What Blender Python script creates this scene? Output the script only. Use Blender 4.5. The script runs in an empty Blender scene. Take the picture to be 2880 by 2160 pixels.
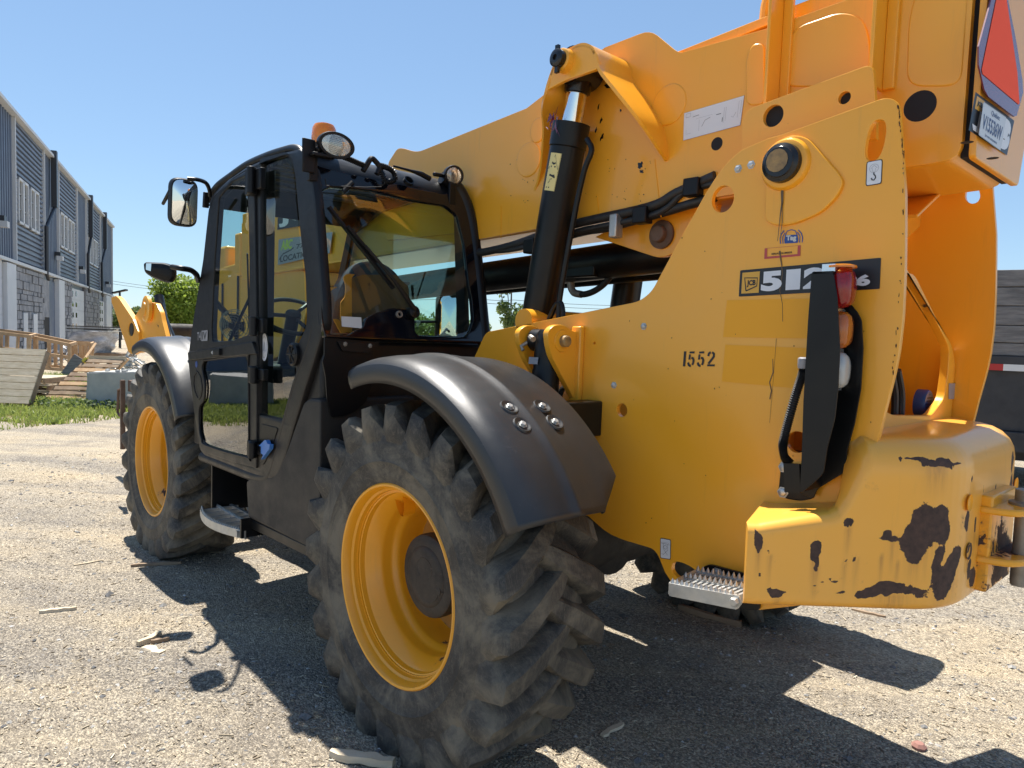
import bpy, bmesh, math, random
import numpy as np
from mathutils import Vector, Matrix, noise
random.seed(7); rng = np.random.default_rng(7)
sc = bpy.context.scene
R = math.radians

# ------------------------------------------------------------------ camera, world, sun
# metres; x = forward along the machine, y = towards its left side, z up, ground z = 0
FPX, YAW, PITCH, ROLL = 1979.76, -0.7429, -0.067, 0.0341
CAM = Vector((-2.2333, 1.4698, 1.5981))
_F = Vector((math.cos(YAW)*math.cos(PITCH), math.sin(YAW)*math.cos(PITCH), math.sin(PITCH)))
_R = Vector((math.sin(YAW), -math.cos(YAW), 0)); _U = _R.cross(_F)
_c, _s = math.cos(ROLL), math.sin(ROLL)
AR, AU = _c*_R + _s*_U, -_s*_R + _c*_U
cd = bpy.data.cameras.new('camera'); cam = bpy.data.objects.new('camera', cd)
sc.collection.objects.link(cam); sc.camera = cam
cam.matrix_world = Matrix(((AR.x, AU.x, -_F.x, CAM.x), (AR.y, AU.y, -_F.y, CAM.y), (AR.z, AU.z, -_F.z, CAM.z), (0, 0, 0, 1)))
cd.sensor_width = 36; cd.lens = FPX/2880*36; cd.clip_start = .05; cd.clip_end = 3000

SUNV = Vector((.41, -.08, 1)).normalized()
w = bpy.data.worlds.new('World'); sc.world = w; w.use_nodes = True
nt = w.node_tree; nt.nodes.clear()
sky = nt.nodes.new('ShaderNodeTexSky'); sky.sky_type = 'NISHITA'; sky.sun_disc = False
sky.sun_elevation = math.asin(SUNV.z); sky.sun_rotation = math.atan2(SUNV.x, SUNV.y)
sky.air_density = 1.0; sky.dust_density = .0; sky.ozone_density = 2.2; sky.altitude = 50
bg = nt.nodes.new('ShaderNodeBackground'); bg.inputs[1].default_value = .132
wo = nt.nodes.new('ShaderNodeOutputWorld')
gm = nt.nodes.new('ShaderNodeGamma'); gm.inputs[1].default_value = .62   # the phone's tone curve flattens the sky
tm = nt.nodes.new('ShaderNodeMix'); tm.data_type = 'RGBA'; tm.blend_type = 'MULTIPLY'; tm.inputs[0].default_value = 1; tm.inputs[7].default_value = (.84, 1.02, 1.20, 1)
nt.links.new(sky.outputs[0], gm.inputs[0]); nt.links.new(gm.outputs[0], tm.inputs[6]); nt.links.new(tm.outputs[2], bg.inputs[0]); nt.links.new(bg.outputs[0], wo.inputs[0])
sd = bpy.data.lights.new('sun', 'SUN'); sd.energy = 5.0; sd.angle = R(.55); sd.color = (1, .955, .88)
sun = bpy.data.objects.new('sun', sd); sc.collection.objects.link(sun)
sun.rotation_euler = SUNV.to_track_quat('Z', 'Y').to_euler()
sc.view_settings.view_transform = 'Standard'; sc.view_settings.look = 'None'
sc.view_settings.exposure = .9; sc.view_settings.gamma = 1; sc.view_settings.use_curve_mapping = False
sc.cycles.max_bounces = 8; sc.cycles.transparent_max_bounces = 16

# ------------------------------------------------------------------ survey helpers (photo measurements -> real planes)
KS = 2880/2212
def ray(px, py):
    return (AR*((px*KS-1440)/FPX) + AU*(-(py*KS-1080)/FPX) + _F)
def hit(p, p0, n):
    d = ray(*p); n = Vector(n); t = (Vector(p0)-CAM).dot(n)/d.dot(n); return CAM + d*t
def Y(y, p): return hit(p, (0, y, 0), (0, 1, 0))
def XX(x, p): return hit(p, (x, 0, 0), (1, 0, 0))
def ZZ(z, p): return hit(p, (0, 0, z), (0, 0, 1))
def zm(ox, oy, s=3.0722):
    return lambda *pts: [((ox+x/s)/KS, (oy+y/s)/KS) for x, y in pts]
class Pl:  # plane with 2D basis
    def __init__(s, o, u, v):
        s.o = Vector(o); s.u = Vector(u).normalized(); s.n = s.u.cross(Vector(v)).normalized(); s.v = s.n.cross(s.u)
    def uv(s, P): d = P-s.o; return (d.dot(s.u), d.dot(s.v))
    def px(s, pts): return [s.uv(hit(p, s.o, s.n)) for p in pts]
    def P(s, a, b, w=0): return s.o + s.u*a + s.v*b + s.n*w
def PY(y): # seen from +y: u = -x, v = z  -> n = +y
    return Pl((0, y, 0), (-1, 0, 0), (0, 0, 1))
def rnd(pts, r, seg=5):
    out = []; n = len(pts)
    for i in range(n):
        p = Vector(pts[i]); a = Vector(pts[i-1])-p; b = Vector(pts[(i+1) % n])-p
        rr = r[i] if isinstance(r, (list, tuple)) else r
        la, lb = a.length, b.length
        if rr <= 0 or la < 1e-6 or lb < 1e-6: out.append(tuple(p)); continue
        k = min(rr, la*.48, lb*.48); p0 = p+a/la*k; p1 = p+b/lb*k
        for j in range(seg+1):
            t = j/seg; q = p0*(1-t)**2 + p*2*t*(1-t) + p1*t*t; out.append((q.x, q.y))
    return out
def ell(cx, cy, rx, ry=None, n=28, a0=0):
    ry = ry or rx
    return [(cx+rx*math.cos(a0+2*math.pi*i/n), cy+ry*math.sin(a0+2*math.pi*i/n)) for i in range(n)]
def smooth_path(pts, k=6):
    pts = [Vector(p) for p in pts]; out = []
    P = [pts[0]*2-pts[1]] + pts + [pts[-1]*2-pts[-2]]
    for i in range(1, len(P)-2):
        for j in range(k):
            t = j/k; a, b, c, d = P[i-1:i+3]
            out.append(.5*((2*b)+(c-a)*t+(2*a-5*b+4*c-d)*t*t+(3*b-a-3*c+d)*t**3))
    out.append(pts[-1]); return out

# ------------------------------------------------------------------ materials
MATS = {}
def N(nt, t, **k):
    n = nt.nodes.new(t)
    for a, b in k.items(): setattr(n, a, b)
    return n
def base_mat(name, col, rough=.5, metal=0, coat=0, spec=.5):
    m = bpy.data.materials.new(name); m.use_nodes = True
    b = m.node_tree.nodes['Principled BSDF']
    b.inputs['Base Color'].default_value = (*col, 1); b.inputs['Roughness'].default_value = rough
    b.inputs['Metallic'].default_value = metal; b.inputs['Coat Weight'].default_value = coat
    b.inputs['Specular IOR Level'].default_value = spec; b.inputs['Coat Roughness'].default_value = .12
    MATS[name] = m; return m, b
def coords(nt, scale=(1, 1, 1)):
    tc = N(nt, 'ShaderNodeNewGeometry'); mp = N(nt, 'ShaderNodeMapping'); mp.inputs['Scale'].default_value = scale
    nt.links.new(tc.outputs['Position'], mp.inputs[0]); return mp.outputs[0]
def nz(nt, vec, scale, detail=5, rough=.6, dist=0):
    n = N(nt, 'ShaderNodeTexNoise'); n.inputs['Scale'].default_value = scale; n.inputs['Detail'].default_value = detail
    n.inputs['Roughness'].default_value = rough; n.inputs['Distortion'].default_value = dist
    nt.links.new(vec, n.inputs['Vector']); return n.outputs['Fac']
def ramp(nt, fac, stops):
    r = N(nt, 'ShaderNodeValToRGB'); e = r.color_ramp.elements
    while len(e) < len(stops): e.new(.5)
    for el, (p, c) in zip(e, stops):
        el.position = p; el.color = (*c, 1) if isinstance(c, tuple) else (c, c, c, 1)
    nt.links.new(fac, r.inputs[0]); return r.outputs[0]
def mix(nt, fac, a, b, mode='MIX'):
    m = N(nt, 'ShaderNodeMix', data_type='RGBA', blend_type=mode)
    for sock, v in ((m.inputs[0], fac), (m.inputs[6], a), (m.inputs[7], b)):
        if isinstance(v, (int, float)): sock.default_value = v
        elif isinstance(v, tuple): sock.default_value = (*v, 1)
        else: nt.links.new(v, sock)
    return m.outputs[2]
def mth(nt, op, a, b=None, c=None):
    m = N(nt, 'ShaderNodeMath', operation=op)
    for i, v in enumerate((a, b, c)):
        if v is None: continue
        if isinstance(v, (int, float)): m.inputs[i].default_value = v
        else: nt.links.new(v, m.inputs[i])
    return m.outputs[0]
def bump(nt, b, h, strength=.3, dist=.01):
    n = N(nt, 'ShaderNodeBump'); n.inputs['Strength'].default_value = strength; n.inputs['Distance'].default_value = dist
    nt.links.new(h, n.inputs['Height']); nt.links.new(n.outputs[0], b.inputs['Normal'])

def varied(name, c1, c2, scale=3, rough=(.4, .6), bmp=0, bscale=60, stretch=(1, 1, 1), metal=0, coat=0, spec=.5, bdist=.005, det=6, dust=None):
    m, b = base_mat(name, c1, rough[0], metal, coat, spec); nt = m.node_tree
    v = coords(nt, stretch); f = nz(nt, v, scale, det, .62)
    c = ramp(nt, f, [(.3, c1), (.7, c2)])
    if dust:   # dried splash thrown up from the yard, thicker low down
        z0, z1, k = dust; sp = N(nt, 'ShaderNodeSeparateXYZ'); nt.links.new(coords(nt), sp.inputs[0])
        mr = N(nt, 'ShaderNodeMapRange'); mr.inputs[1].default_value = z0; mr.inputs[2].default_value = z1; mr.inputs[3].default_value = k; mr.inputs[4].default_value = 0; nt.links.new(sp.outputs[2], mr.inputs[0])
        dn = ramp(nt, nz(nt, coords(nt), 7, 8, .75), [(.35, .15), (.65, 1.)]); sk = ramp(nt, nz(nt, coords(nt), 70, 4, .7), [(.62, 0.), (.70, .5)])
        c = mix(nt, mth(nt, 'MULTIPLY', mr.outputs[0], dn), c, (.13, .105, .08)); c = mix(nt, mth(nt, 'MULTIPLY', mr.outputs[0], sk), c, (.24, .2, .16))
    nt.links.new(c, b.inputs['Base Color'])
    f2 = nz(nt, v, scale*2.7, 4)
    nt.links.new(ramp(nt, f2, [(.3, rough[0]), (.7, rough[1])]), b.inputs['Roughness'])
    if bmp: bump(nt, b, nz(nt, v, bscale, 5, .7), bmp, bdist)
    return m
YEL = (.93, .405, .012)
def yellow(name, chips=.0, dust=.25, spots=False, col=YEL):
    m, b = base_mat(name, col, .35, 0, .35); nt = m.node_tree; v = coords(nt)
    big = nz(nt, v, 1.6, 4, .55)
    c = mix(nt, ramp(nt, big, [(.3, 0.), (.75, dust)]), col, (.80, .46, .15))
    streak = nz(nt, coords(nt, (9, 9, .8)), 2.2, 5, .7)
    c = mix(nt, ramp(nt, streak, [(.6, 0.), (.85, .3)]), c, (.42, .22, .06))
    fine = nz(nt, v, 34, 6, .75)
    c = mix(nt, ramp(nt, fine, [(.70, 0.), (.76, .75)]), c, (.2, .085, .03))
    mask = None
    if chips:
        a = nz(nt, v, 5.2, 9, .68, .3)
        mask = ramp(nt, a, [(chips, 0.), (chips+.012, 1.)])
    drip = None
    if spots:     # worn patches: distance to them is stored on the mesh, the edge is broken up here
        at = N(nt, 'ShaderNodeAttribute'); at.attribute_name = 'wear'; d = at.outputs['Fac']
        d2 = mth(nt, 'ADD', d, mth(nt, 'MULTIPLY', mth(nt, 'SUBTRACT', nz(nt, v, 60, 6, .7), .5), .55))
        s = mth(nt, 'LESS_THAN', d2, 1.0); mask = s if mask is None else mth(nt, 'MAXIMUM', mask, s)
        dr = N(nt, 'ShaderNodeAttribute'); dr.attribute_name = 'drip'; drip = mth(nt, 'MULTIPLY', dr.outputs['Fac'], ramp(nt, nz(nt, coords(nt, (60, 60, 4)), 1, 4, .7), [(.35, .2), (.6, 1.)]))
    if mask is not None:
        rustc = ramp(nt, nz(nt, v, 45, 6, .7), [(.3, (.035, .022, .019)), (.7, (.10, .055, .04))])
        halo = ramp(nt, nz(nt, v, 5.2, 9, .68, .3), [(max(.01, chips-.05) if chips else .72, 0.), ((chips or .8), .35)])
        c = mix(nt, halo, c, (.45, .19, .05))
        if drip is not None: c = mix(nt, mth(nt, 'MULTIPLY', drip, .7), c, (.36, .15, .04))
        c = mix(nt, mask, c, rustc)
        nt.links.new(mth(nt, 'MULTIPLY', mth(nt, 'SUBTRACT', 1., mask), .3), b.inputs['Coat Weight'])
        nt.links.new(mth(nt, 'ADD', mth(nt, 'MULTIPLY', mask, .45), .36), b.inputs['Roughness'])
        bump(nt, b, mth(nt, 'SUBTRACT', mth(nt, 'MULTIPLY', fine, .1), mask), .35, .004)
    nt.links.new(c, b.inputs['Base Color'])
    return m
yellow('yellow'); yellow('yellow_worn', .655, .3)
yellow('yellow_hitch', .57, .3); yellow('yellow_disc', .53, .3, col=(.42, .19, .03)); yellow('yellow_rim', .635, .1, col=(.84, .36, .008))
YD, _ = base_mat('yellow_patch', (.90, .385, .002), .45, 0, .05)
varied('black_paint', (.003, .0035, .0045), (.008, .0085, .009), 3, (.28, .45), spec=.32)
varied('cab_black', (.004, .005, .007), (.010, .010, .011), 4, (.32, .5), .06, 300, spec=.32, dust=(.5, 1.6, .45))
def scuffed():
    m, b = base_mat('black_plastic', (.02, .021, .023), .4, spec=.6); nt = m.node_tree; v = coords(nt); f = nz(nt, v, 2.4, 5)
    c = ramp(nt, f, [(.3, (.008, .009, .011)), (.7, (.02, .02, .021))])
    mp = N(nt, 'ShaderNodeMapping'); mp.inputs['Scale'].default_value = (1.2, 6, 14); mp.inputs['Rotation'].default_value = (.3, .5, .2); nt.links.new(v, mp.inputs[0]); s = nz(nt, mp.outputs[0], 5, 9, .8, 1.5)
    k = ramp(nt, s, [(.60, 0.), (.66, .8)]); g = ramp(nt, nz(nt, v, 3.3, 3), [(.45, 0.), (.6, 1.)])
    c = mix(nt, mth(nt, 'MULTIPLY', k, g), c, (.13, .13, .13)); nt.links.new(c, b.inputs['Base Color'])
    nt.links.new(mth(nt, 'ADD', ramp(nt, f, [(.3, .30), (.7, .42)]), mth(nt, 'MULTIPLY', k, .2)), b.inputs['Roughness']); bump(nt, b, nz(nt, v, 420, 5, .7), .25, .002)
scuffed()
varied('tank_plastic', (.012, .012, .013), (.028, .026, .024), 2, (.5, .7), .2, 300, bdist=.002, spec=.35, dust=(.4, 1.3, .6))
varied('dark_steel', (.012, .012, .012), (.05, .04, .03), 5, (.6, .85), .3, 50)
varied('hose_rubber', (.012, .012, .013), (.03, .03, .03), 9, (.45, .65))
varied('galvanised', (.42, .43, .42), (.62, .62, .6), 12, (.35, .55), metal=.75)
varied('rusty_steel', (.07, .04, .028), (.2, .13, .09), 8, (.7, .9), .4, 60)
varied('dull_steel', (.2, .18, .15), (.36, .33, .28), 10, (.45, .65), metal=.5)
varied('pin_metal', (.10, .075, .05), (.5, .3, .1), 22, (.4, .6))
varied('chrome', (.75, .76, .78), (.85, .85, .87), 6, (.06, .12), metal=1)
varied('concrete', (.3, .3, .29), (.44, .43, .4), 3, (.85, .95), .4, 40, bdist=.01)
varied('pale_wood', (.46, .36, .235), (.66, .55, .40), 5, (.75, .9), .3, 60, stretch=(1, 1, 6))
varied('brown_wood', (.20, .135, .085), (.36, .26, .17), 5, (.75, .9), .3, 60)
varied('tan_wood', (.40, .24, .12), (.58, .40, .23), 5, (.75, .9), .3, 60)
varied('shrink_wrap', (.28, .28, .29), (.6, .6, .62), 4, (.18, .4), .6, 6, (1, 1, 3), bdist=.05)
varied('white_door', (.52, .55, .58), (.6, .62, .65), 1, (.5, .6))
varied('trim_white', (.5, .53, .56), (.6, .62, .64), 1, (.5, .6))
varied('building_metal', (.085, .115, .175), (.115, .145, .205), .6, (.4, .55))
varied('stone', (.17, .18, .2), (.34, .35, .37), 2.5, (.8, .95), .5, 12, bdist=.02)
base_mat('mortar', (.12, .125, .14), .9); base_mat('dark_gap', (.012, .012, .014), .8)
base_mat('downspout', (.03, .033, .04), .4)
base_mat('decal_black', (.012, .013, .016), .4); base_mat('decal_white', (.72, .73, .76), .4)
base_mat('decal_blue', (.02, .07, .28), .4); base_mat('decal_red', (.5, .07, .06), .4)
base_mat('decal_logo', (.72, .38, .05), .4); base_mat('decal_cream', (.75, .62, .25), .4)
base_mat('decal_grey', (.3, .3, .32), .4); base_mat('decal_green', (.45, .6, .03), .4)
base_mat('plate_white', (.6, .62, .64), .35); base_mat('plate_blue', (.03, .05, .16), .4)
base_mat('fluor_red', (1, .13, .075), .8, 0, 0, .1); base_mat('dark_red', (.16, .03, .06), .25, 0, .4)
base_mat('orange_sticker', (.9, .2, .03), .4); base_mat('blue_plastic', (.06, .2, .55), .35)
base_mat('dark_blue', (.015, .05, .16), .4); base_mat('seat_fabric', (.05, .065, .09), .85)
varied('cab_border', (.0025, .003, .006), (.004, .005, .009), 2, (.06, .12), spec=.5)
base_mat('seat_orange', (.75, .27, .03), .6); base_mat('seat_brown', (.17, .09, .04), .7)
base_mat('lamp_black', (.005, .005, .006), .42, 0, 0, .3); base_mat('grease', (.01, .009, .009), .25); base_mat('rust_chip', (.09, .035, .015), .8); base_mat('oil', (.13, .075, .03), .4)
base_mat('paper', (.62, .6, .56), .7); base_mat('wire', (.02, .02, .022), .6)
base_mat('red_tape', (.45, .02, .02), .35); base_mat('white_tape', (.68, .68, .68), .35)
varied('grey_plank', (.105, .10, .10), (.27, .255, .245), 3, (.85, .95), .6, 26, (1, 1, 9), bdist=.01, det=8)
varied('trailer_steel', (.018, .02, .024), (.045, .045, .05), 2, (.45, .7), .1, 20)
varied('bark', (.06, .05, .04), (.14, .12, .09), 12, (.85, .95), .5, 40)
def leafmat(name, a, b_):
    m, b = base_mat(name, a, .55); nt = m.node_tree
    oi = N(nt, 'ShaderNodeNewGeometry')
    nt.links.new(ramp(nt, oi.outputs['Random Per Island'], [(0, a), (1, b_)]), b.inputs['Base Color'])
    out = nt.nodes['Material Output']; tr = N(nt, 'ShaderNodeBsdfTranslucent'); tr.inputs[0].default_value = (*[min(1, x*1.5) for x in b_], 1)
    ms = N(nt, 'ShaderNodeMixShader'); ms.inputs[0].default_value = .35
    nt.links.new(b.outputs[0], ms.inputs[1]); nt.links.new(tr.outputs[0], ms.inputs[2]); nt.links.new(ms.outputs[0], out.inputs[0])
leafmat('leaf_bright', (.09, .16, .02), (.26, .34, .05)); leafmat('leaf_mid', (.05, .09, .02), (.14, .19, .05))
leafmat('grass', (.08, .13, .02), (.26, .31, .07)); leafmat('dry_grass', (.2, .17, .08), (.36, .3, .15))
def glass(name, tint, f=1.0, rough=0, ior=1.75):
    m = bpy.data.materials.new(name); m.use_nodes = True; nt = m.node_tree; nt.nodes.clear()
    t = N(nt, 'ShaderNodeBsdfTransparent'); t.inputs[0].default_value = (*tint, 1)
    g = N(nt, 'ShaderNodeBsdfGlossy'); g.inputs['Roughness'].default_value = rough
    lw = N(nt, 'ShaderNodeLayerWeight'); lw.inputs['Blend'].default_value = .5
    f0 = 2*((ior-1)/(ior+1))**2/(1+((ior-1)/(ior+1))**2)
    fac = mth(nt, 'MULTIPLY', mth(nt, 'MULTIPLY_ADD', mth(nt, 'POWER', lw.outputs['Facing'], 3.6), 1-f0, f0), f)
    ms = N(nt, 'ShaderNodeMixShader'); o = N(nt, 'ShaderNodeOutputMaterial')
    nt.links.new(fac, ms.inputs[0]); nt.links.new(t.outputs[0], ms.inputs[1]); nt.links.new(g.outputs[0], ms.inputs[2]); nt.links.new(ms.outputs[0], o.inputs[0])
    MATS[name] = m
glass('cab_glass', (.76, .92, .88), 1, 0, 1.5); glass('door_glass', (.42, .52, .50), 1.3, 0, 1.6); glass('window_glass', (.12, .15, .18), .6, .02, 1.6)
glass('lamp_glass', (.85, .86, .86), .8)
def frosted():
    m = bpy.data.materials.new('frosted'); m.use_nodes = True; nt = m.node_tree; nt.nodes.clear(); a = N(nt, 'ShaderNodeBsdfTranslucent'); a.inputs[0].default_value = (.8, .88, .86, 1); b = N(nt, 'ShaderNodeBsdfTransparent'); s = N(nt, 'ShaderNodeMixShader'); s.inputs[0].default_value = .55; o = N(nt, 'ShaderNodeOutputMaterial')
    nt.links.new(a.outputs[0], s.inputs[1]); nt.links.new(b.outputs[0], s.inputs[2]); nt.links.new(s.outputs[0], o.inputs[0]); MATS['frosted'] = m
frosted()
base_mat('mirror', (.75, .78, .8), .02, 1)
base_mat('reflector', (.75, .76, .78), .22, .9)
def lens(name, c):
    m, b = base_mat(name, c, .12, 0, .6); b.inputs['Transmission Weight'].default_value = .35; b.inputs['IOR'].default_value = 1.45
    nt = m.node_tree; bump(nt, b, nz(nt, coords(nt), 120, 2), .3, .003)
lens('red_lens', (.36, .008, .010)); lens('amber_lens', (.62, .16, .015)); lens('clear_lens', (.62, .63, .62)); lens('beacon_lens', (1, .30, .01))
def rubber():
    m, b = base_mat('rubber', (.03, .03, .03), .7, spec=.3); nt = m.node_tree
    tc = N(nt, 'ShaderNodeTexCoord'); v = tc.outputs['Object']
    a = nz(nt, v, 4.5, 8, .7, .6); c = ramp(nt, a, [(.33, (.022, .022, .023)), (.46, (.055, .052, .047)), (.62, (.17, .15, .115))])
    # dried dirt wiped round the wheel
    s = N(nt, 'ShaderNodeMapping'); s.inputs['Scale'].default_value = (1, 6, 1); nt.links.new(v, s.inputs[0])
    d = nz(nt, s.outputs[0], 26, 8, .8, 1.2)
    c = mix(nt, ramp(nt, d, [(.5, 0.), (.72, .7)]), c, (.18, .155, .12))
    cr = N(nt, 'ShaderNodeTexVoronoi'); cr.feature = 'DISTANCE_TO_EDGE'; cr.inputs['Scale'].default_value = 22; nt.links.new(v, cr.inputs['Vector'])
    nt.links.new(c, b.inputs['Base Color'])
    nt.links.new(ramp(nt, a, [(.35, .5), (.65, .85)]), b.inputs['Roughness'])
    h = mth(nt, 'ADD', nz(nt, v, 30, 8, .75), mth(nt, 'MULTIPLY', nz(nt, v, 160, 4, .7), .4))
    bump(nt, b, h, .45, .008)
rubber()
def ground_mat():
    m, b = base_mat('ground', (.4, .36, .3), .92, spec=.25); nt = m.node_tree; v = coords(nt)
    big = nz(nt, v, .35, 5, .6, .4)
    c = ramp(nt, big, [(.35, (.26, .23, .195)), (.52, (.345, .30, .24)), (.7, (.41, .355, .28))])
    tm_ = N(nt, 'ShaderNodeMapping'); tm_.inputs['Rotation'].default_value = (0, 0, R(-40)); nt.links.new(v, tm_.inputs[0])
    ts = N(nt, 'ShaderNodeMapping'); ts.inputs['Scale'].default_value = (.16, 1.5, 1); nt.links.new(tm_.outputs[0], ts.inputs[0])
    trk = nz(nt, ts.outputs[0], 1.1, 7, .62, .7)
    c = mix(nt, ramp(nt, trk, [(.44, .0), (.56, .8)]), c, (.255, .235, .215))
    c = mix(nt, ramp(nt, trk, [(.34, .6), (.43, 0.)]), c, (.43, .37, .285))
    med = nz(nt, v, 6, 8, .7)
    c = mix(nt, ramp(nt, med, [(.4, .55), (.6, 0.)]), c, (.27, .23, .18))
    # small stones and chips
    vo = N(nt, 'ShaderNodeTexVoronoi'); vo.inputs['Scale'].default_value = 120; vo.inputs['Randomness'].default_value = 1; nt.links.new(v, vo.inputs['Vector'])
    sv = N(nt, 'ShaderNodeSeparateColor'); nt.links.new(vo.outputs['Color'], sv.inputs[0])
    stc = ramp(nt, sv.outputs[0], [(0, (.07, .066, .063)), (.35, (.22, .20, .175)), (.7, (.38, .34, .28)), (1, (.70, .64, .53))])
    c = mix(nt, mth(nt, 'MULTIPLY_ADD', ramp(nt, trk, [(.40, 0.), (.55, 1.)]), .25, .42), c, stc)
    fi = N(nt, 'ShaderNodeTexNoise'); fi.inputs['Scale'].default_value = 170; fi.inputs['Detail'].default_value = 3
    mp = N(nt, 'ShaderNodeMapping'); mp.inputs['Scale'].default_value = (.35, 1, 1); mp.inputs['Rotation'].default_value = (0, 0, .5); nt.links.new(v, mp.inputs[0]); nt.links.new(mp.outputs[0], fi.inputs['Vector'])
    c = mix(nt, ramp(nt, fi.outputs[0], [(.56, 0.), (.7, .75)]), c, (.62, .55, .43))
    c = mix(nt, ramp(nt, fi.outputs[0], [(.3, .7), (.42, 0.)]), c, (.12, .11, .1))
    c = mix(nt, 1.0, c, ramp(nt, trk, [(.36, (1.34, 1.28, 1.17)), (.50, (1.2, 1.16, 1.1)), (.62, (.95, .93, .92))]), 'MULTIPLY')
    c = mix(nt, 1.0, c, ramp(nt, nz(nt, v, .9, 6, .65, .6), [(.36, (.84, .84, .85)), (.50, (1.04, 1.03, 1.)), (.66, (1.14, 1.09, .99))]), 'MULTIPLY')
    nt.links.new(c, b.inputs['Base Color'])
    h = mth(nt, 'ADD', mth(nt, 'MULTIPLY', vo.outputs['Distance'], -.55), mth(nt, 'MULTIPLY', fi.outputs[0], .8))
    h = mth(nt, 'ADD', h, mth(nt, 'MULTIPLY', nz(nt, v, 22, 8, .75), 1.2))
    bump(nt, b, h, 1.0, .016)
ground_mat()
M = MATS

# ------------------------------------------------------------------ object helpers
WM = {}
def put(o, parent=None, world=None):
    sc.collection.objects.link(o); world = world or Matrix.Identity(4)
    if parent is not None:
        o.parent = parent; o.matrix_parent_inverse = WM[parent].inverted()
    o.matrix_basis = world; WM[o] = world; return o
def tag(o, label=None, cat=None, group=None, kind=None):
    if label: o['label'] = label
    if cat: o['category'] = cat
    if group: o['group'] = group
    if kind: o['kind'] = kind
    return o
def thing(name, label, cat, loc=(0, 0, 0), group=None):
    o = bpy.data.objects.new(name, None); o.empty_display_size = .2
    put(o, None, Matrix.Translation(loc)); return tag(o, label, cat, group)
def mesh(name, V, F, mat, parent=None, smooth=None, world=None, fm=None):
    me = bpy.data.meshes.new(name); me.from_pydata([tuple(v) for v in V], [], F)
    for m in (mat if isinstance(mat, (list, tuple)) else [mat]): me.materials.append(M[m])
    if fm: me.polygons.foreach_set('material_index', fm)
    if smooth is not None:
        me.shade_smooth(); me.set_sharp_from_angle(angle=R(smooth))
    me.update(); return put(bpy.data.objects.new(name, me), parent, world)
class MB:
    def __init__(s): s.V = []; s.F = []; s.m = []; s.cur = 0
    def add(s, V, F):
        k = len(s.V); s.V += [Vector(v) for v in V]; s.F += [tuple(i+k for i in f) for f in F]; s.m += [s.cur]*len(F); return s
    def box(s, a, b, mtx=None):
        x0, y0, z0 = a; x1, y1, z1 = b
        V = [Vector(p) for p in ((x0, y0, z0), (x1, y0, z0), (x1, y1, z0), (x0, y1, z0), (x0, y0, z1), (x1, y0, z1), (x1, y1, z1), (x0, y1, z1))]
        if mtx: V = [mtx @ v for v in V]
        return s.add(V, [(0, 3, 2, 1), (4, 5, 6, 7), (0, 1, 5, 4), (1, 2, 6, 5), (2, 3, 7, 6), (3, 0, 4, 7)])
    def bar(s, p0, p1, w, h, up=(0, 0, 1)):
        p0, p1 = Vector(p0), Vector(p1); d = (p1-p0).normalized(); sd = d.cross(Vector(up))
        if sd.length < 1e-4: sd = d.cross(Vector((1, 0, 0)))
        sd.normalize(); u = sd.cross(d)
        V = [p+sd*a*w/2+u*b*h/2 for p in (p0, p1) for a, b in ((-1, -1), (1, -1), (1, 1), (-1, 1))]
        return s.add(V, [(3, 2, 1, 0), (4, 5, 6, 7), (0, 1, 5, 4), (1, 2, 6, 5), (2, 3, 7, 6), (3, 0, 4, 7)])
    def tube(s, pts, r, n=10, cap=True, sm=0):
        pts = smooth_path(pts, sm) if sm else [Vector(p) for p in pts]
        rs = r if isinstance(r, (list, tuple)) else [r]*len(pts)
        V = []; up = None
        for i, p in enumerate(pts):
            d = (pts[min(i+1, len(pts)-1)]-pts[max(i-1, 0)]).normalized()
            if up is None: up = d.orthogonal().normalized()
            up = (up-d*up.dot(d)).normalized(); b = d.cross(up)
            for k in range(n):
                a = 2*math.pi*k/n; V.append(p+(up*math.cos(a)+b*math.sin(a))*rs[i])
        F = [(i*n+k, i*n+(k+1) % n, (i+1)*n+(k+1) % n, (i+1)*n+k) for i in range(len(pts)-1) for k in range(n)]
        if cap: F += [tuple(reversed(range(n))), tuple(range((len(pts)-1)*n, len(pts)*n))]
        return s.add(V, F)
    def lathe(s, prof, c, axis=(0, 1, 0), n=48, cap0=False, cap1=False, sy=1):
        ax = Vector(axis).normalized(); u = ax.orthogonal().normalized()
        if abs(ax.y) > .9: u = Vector((1, 0, 0))
        v = ax.cross(u); c = Vector(c); V = []
        for r, a in prof:
            for k in range(n):
                t = 2*math.pi*k/n; V.append(c+ax*a+(u*math.cos(t)+v*math.sin(t)*sy)*r)
        m = len(prof)
        F = [(i*n+k, (i+1)*n+k, (i+1)*n+(k+1) % n, i*n+(k+1) % n) for i in range(m-1) for k in range(n)]
        if cap0: F.append(tuple(range(n)))
        if cap1: F.append(tuple(reversed(range((m-1)*n, m*n))))
        return s.add(V, F)
    def bolt(s, c, axis, r=.014, h=.01):
        return s.lathe([(r*1.45, 0), (r*1.45, h*.25), (r, h*.25), (r, h), (r*.8, h*1.15)], c, axis, 6, True, True)
    def build(s, name, mat, parent=None, smooth=35, world=None, fix=True):
        o = mesh(name, s.V, s.F, mat, parent, None, world, s.m)
        me = o.data
        if fix:
            bm = bmesh.new(); bm.from_mesh(me); bmesh.ops.recalc_face_normals(bm, faces=bm.faces); bm.to_mesh(me); bm.free()
        if smooth: me.shade_smooth(); me.set_sharp_from_angle(angle=R(smooth))
        return o
def bevel(o, w=.004, seg=2, ang=40):
    b = o.modifiers.new('bevel', 'BEVEL'); b.width = w; b.segments = seg; b.limit_method = 'ANGLE'; b.angle_limit = R(ang); return o
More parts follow.
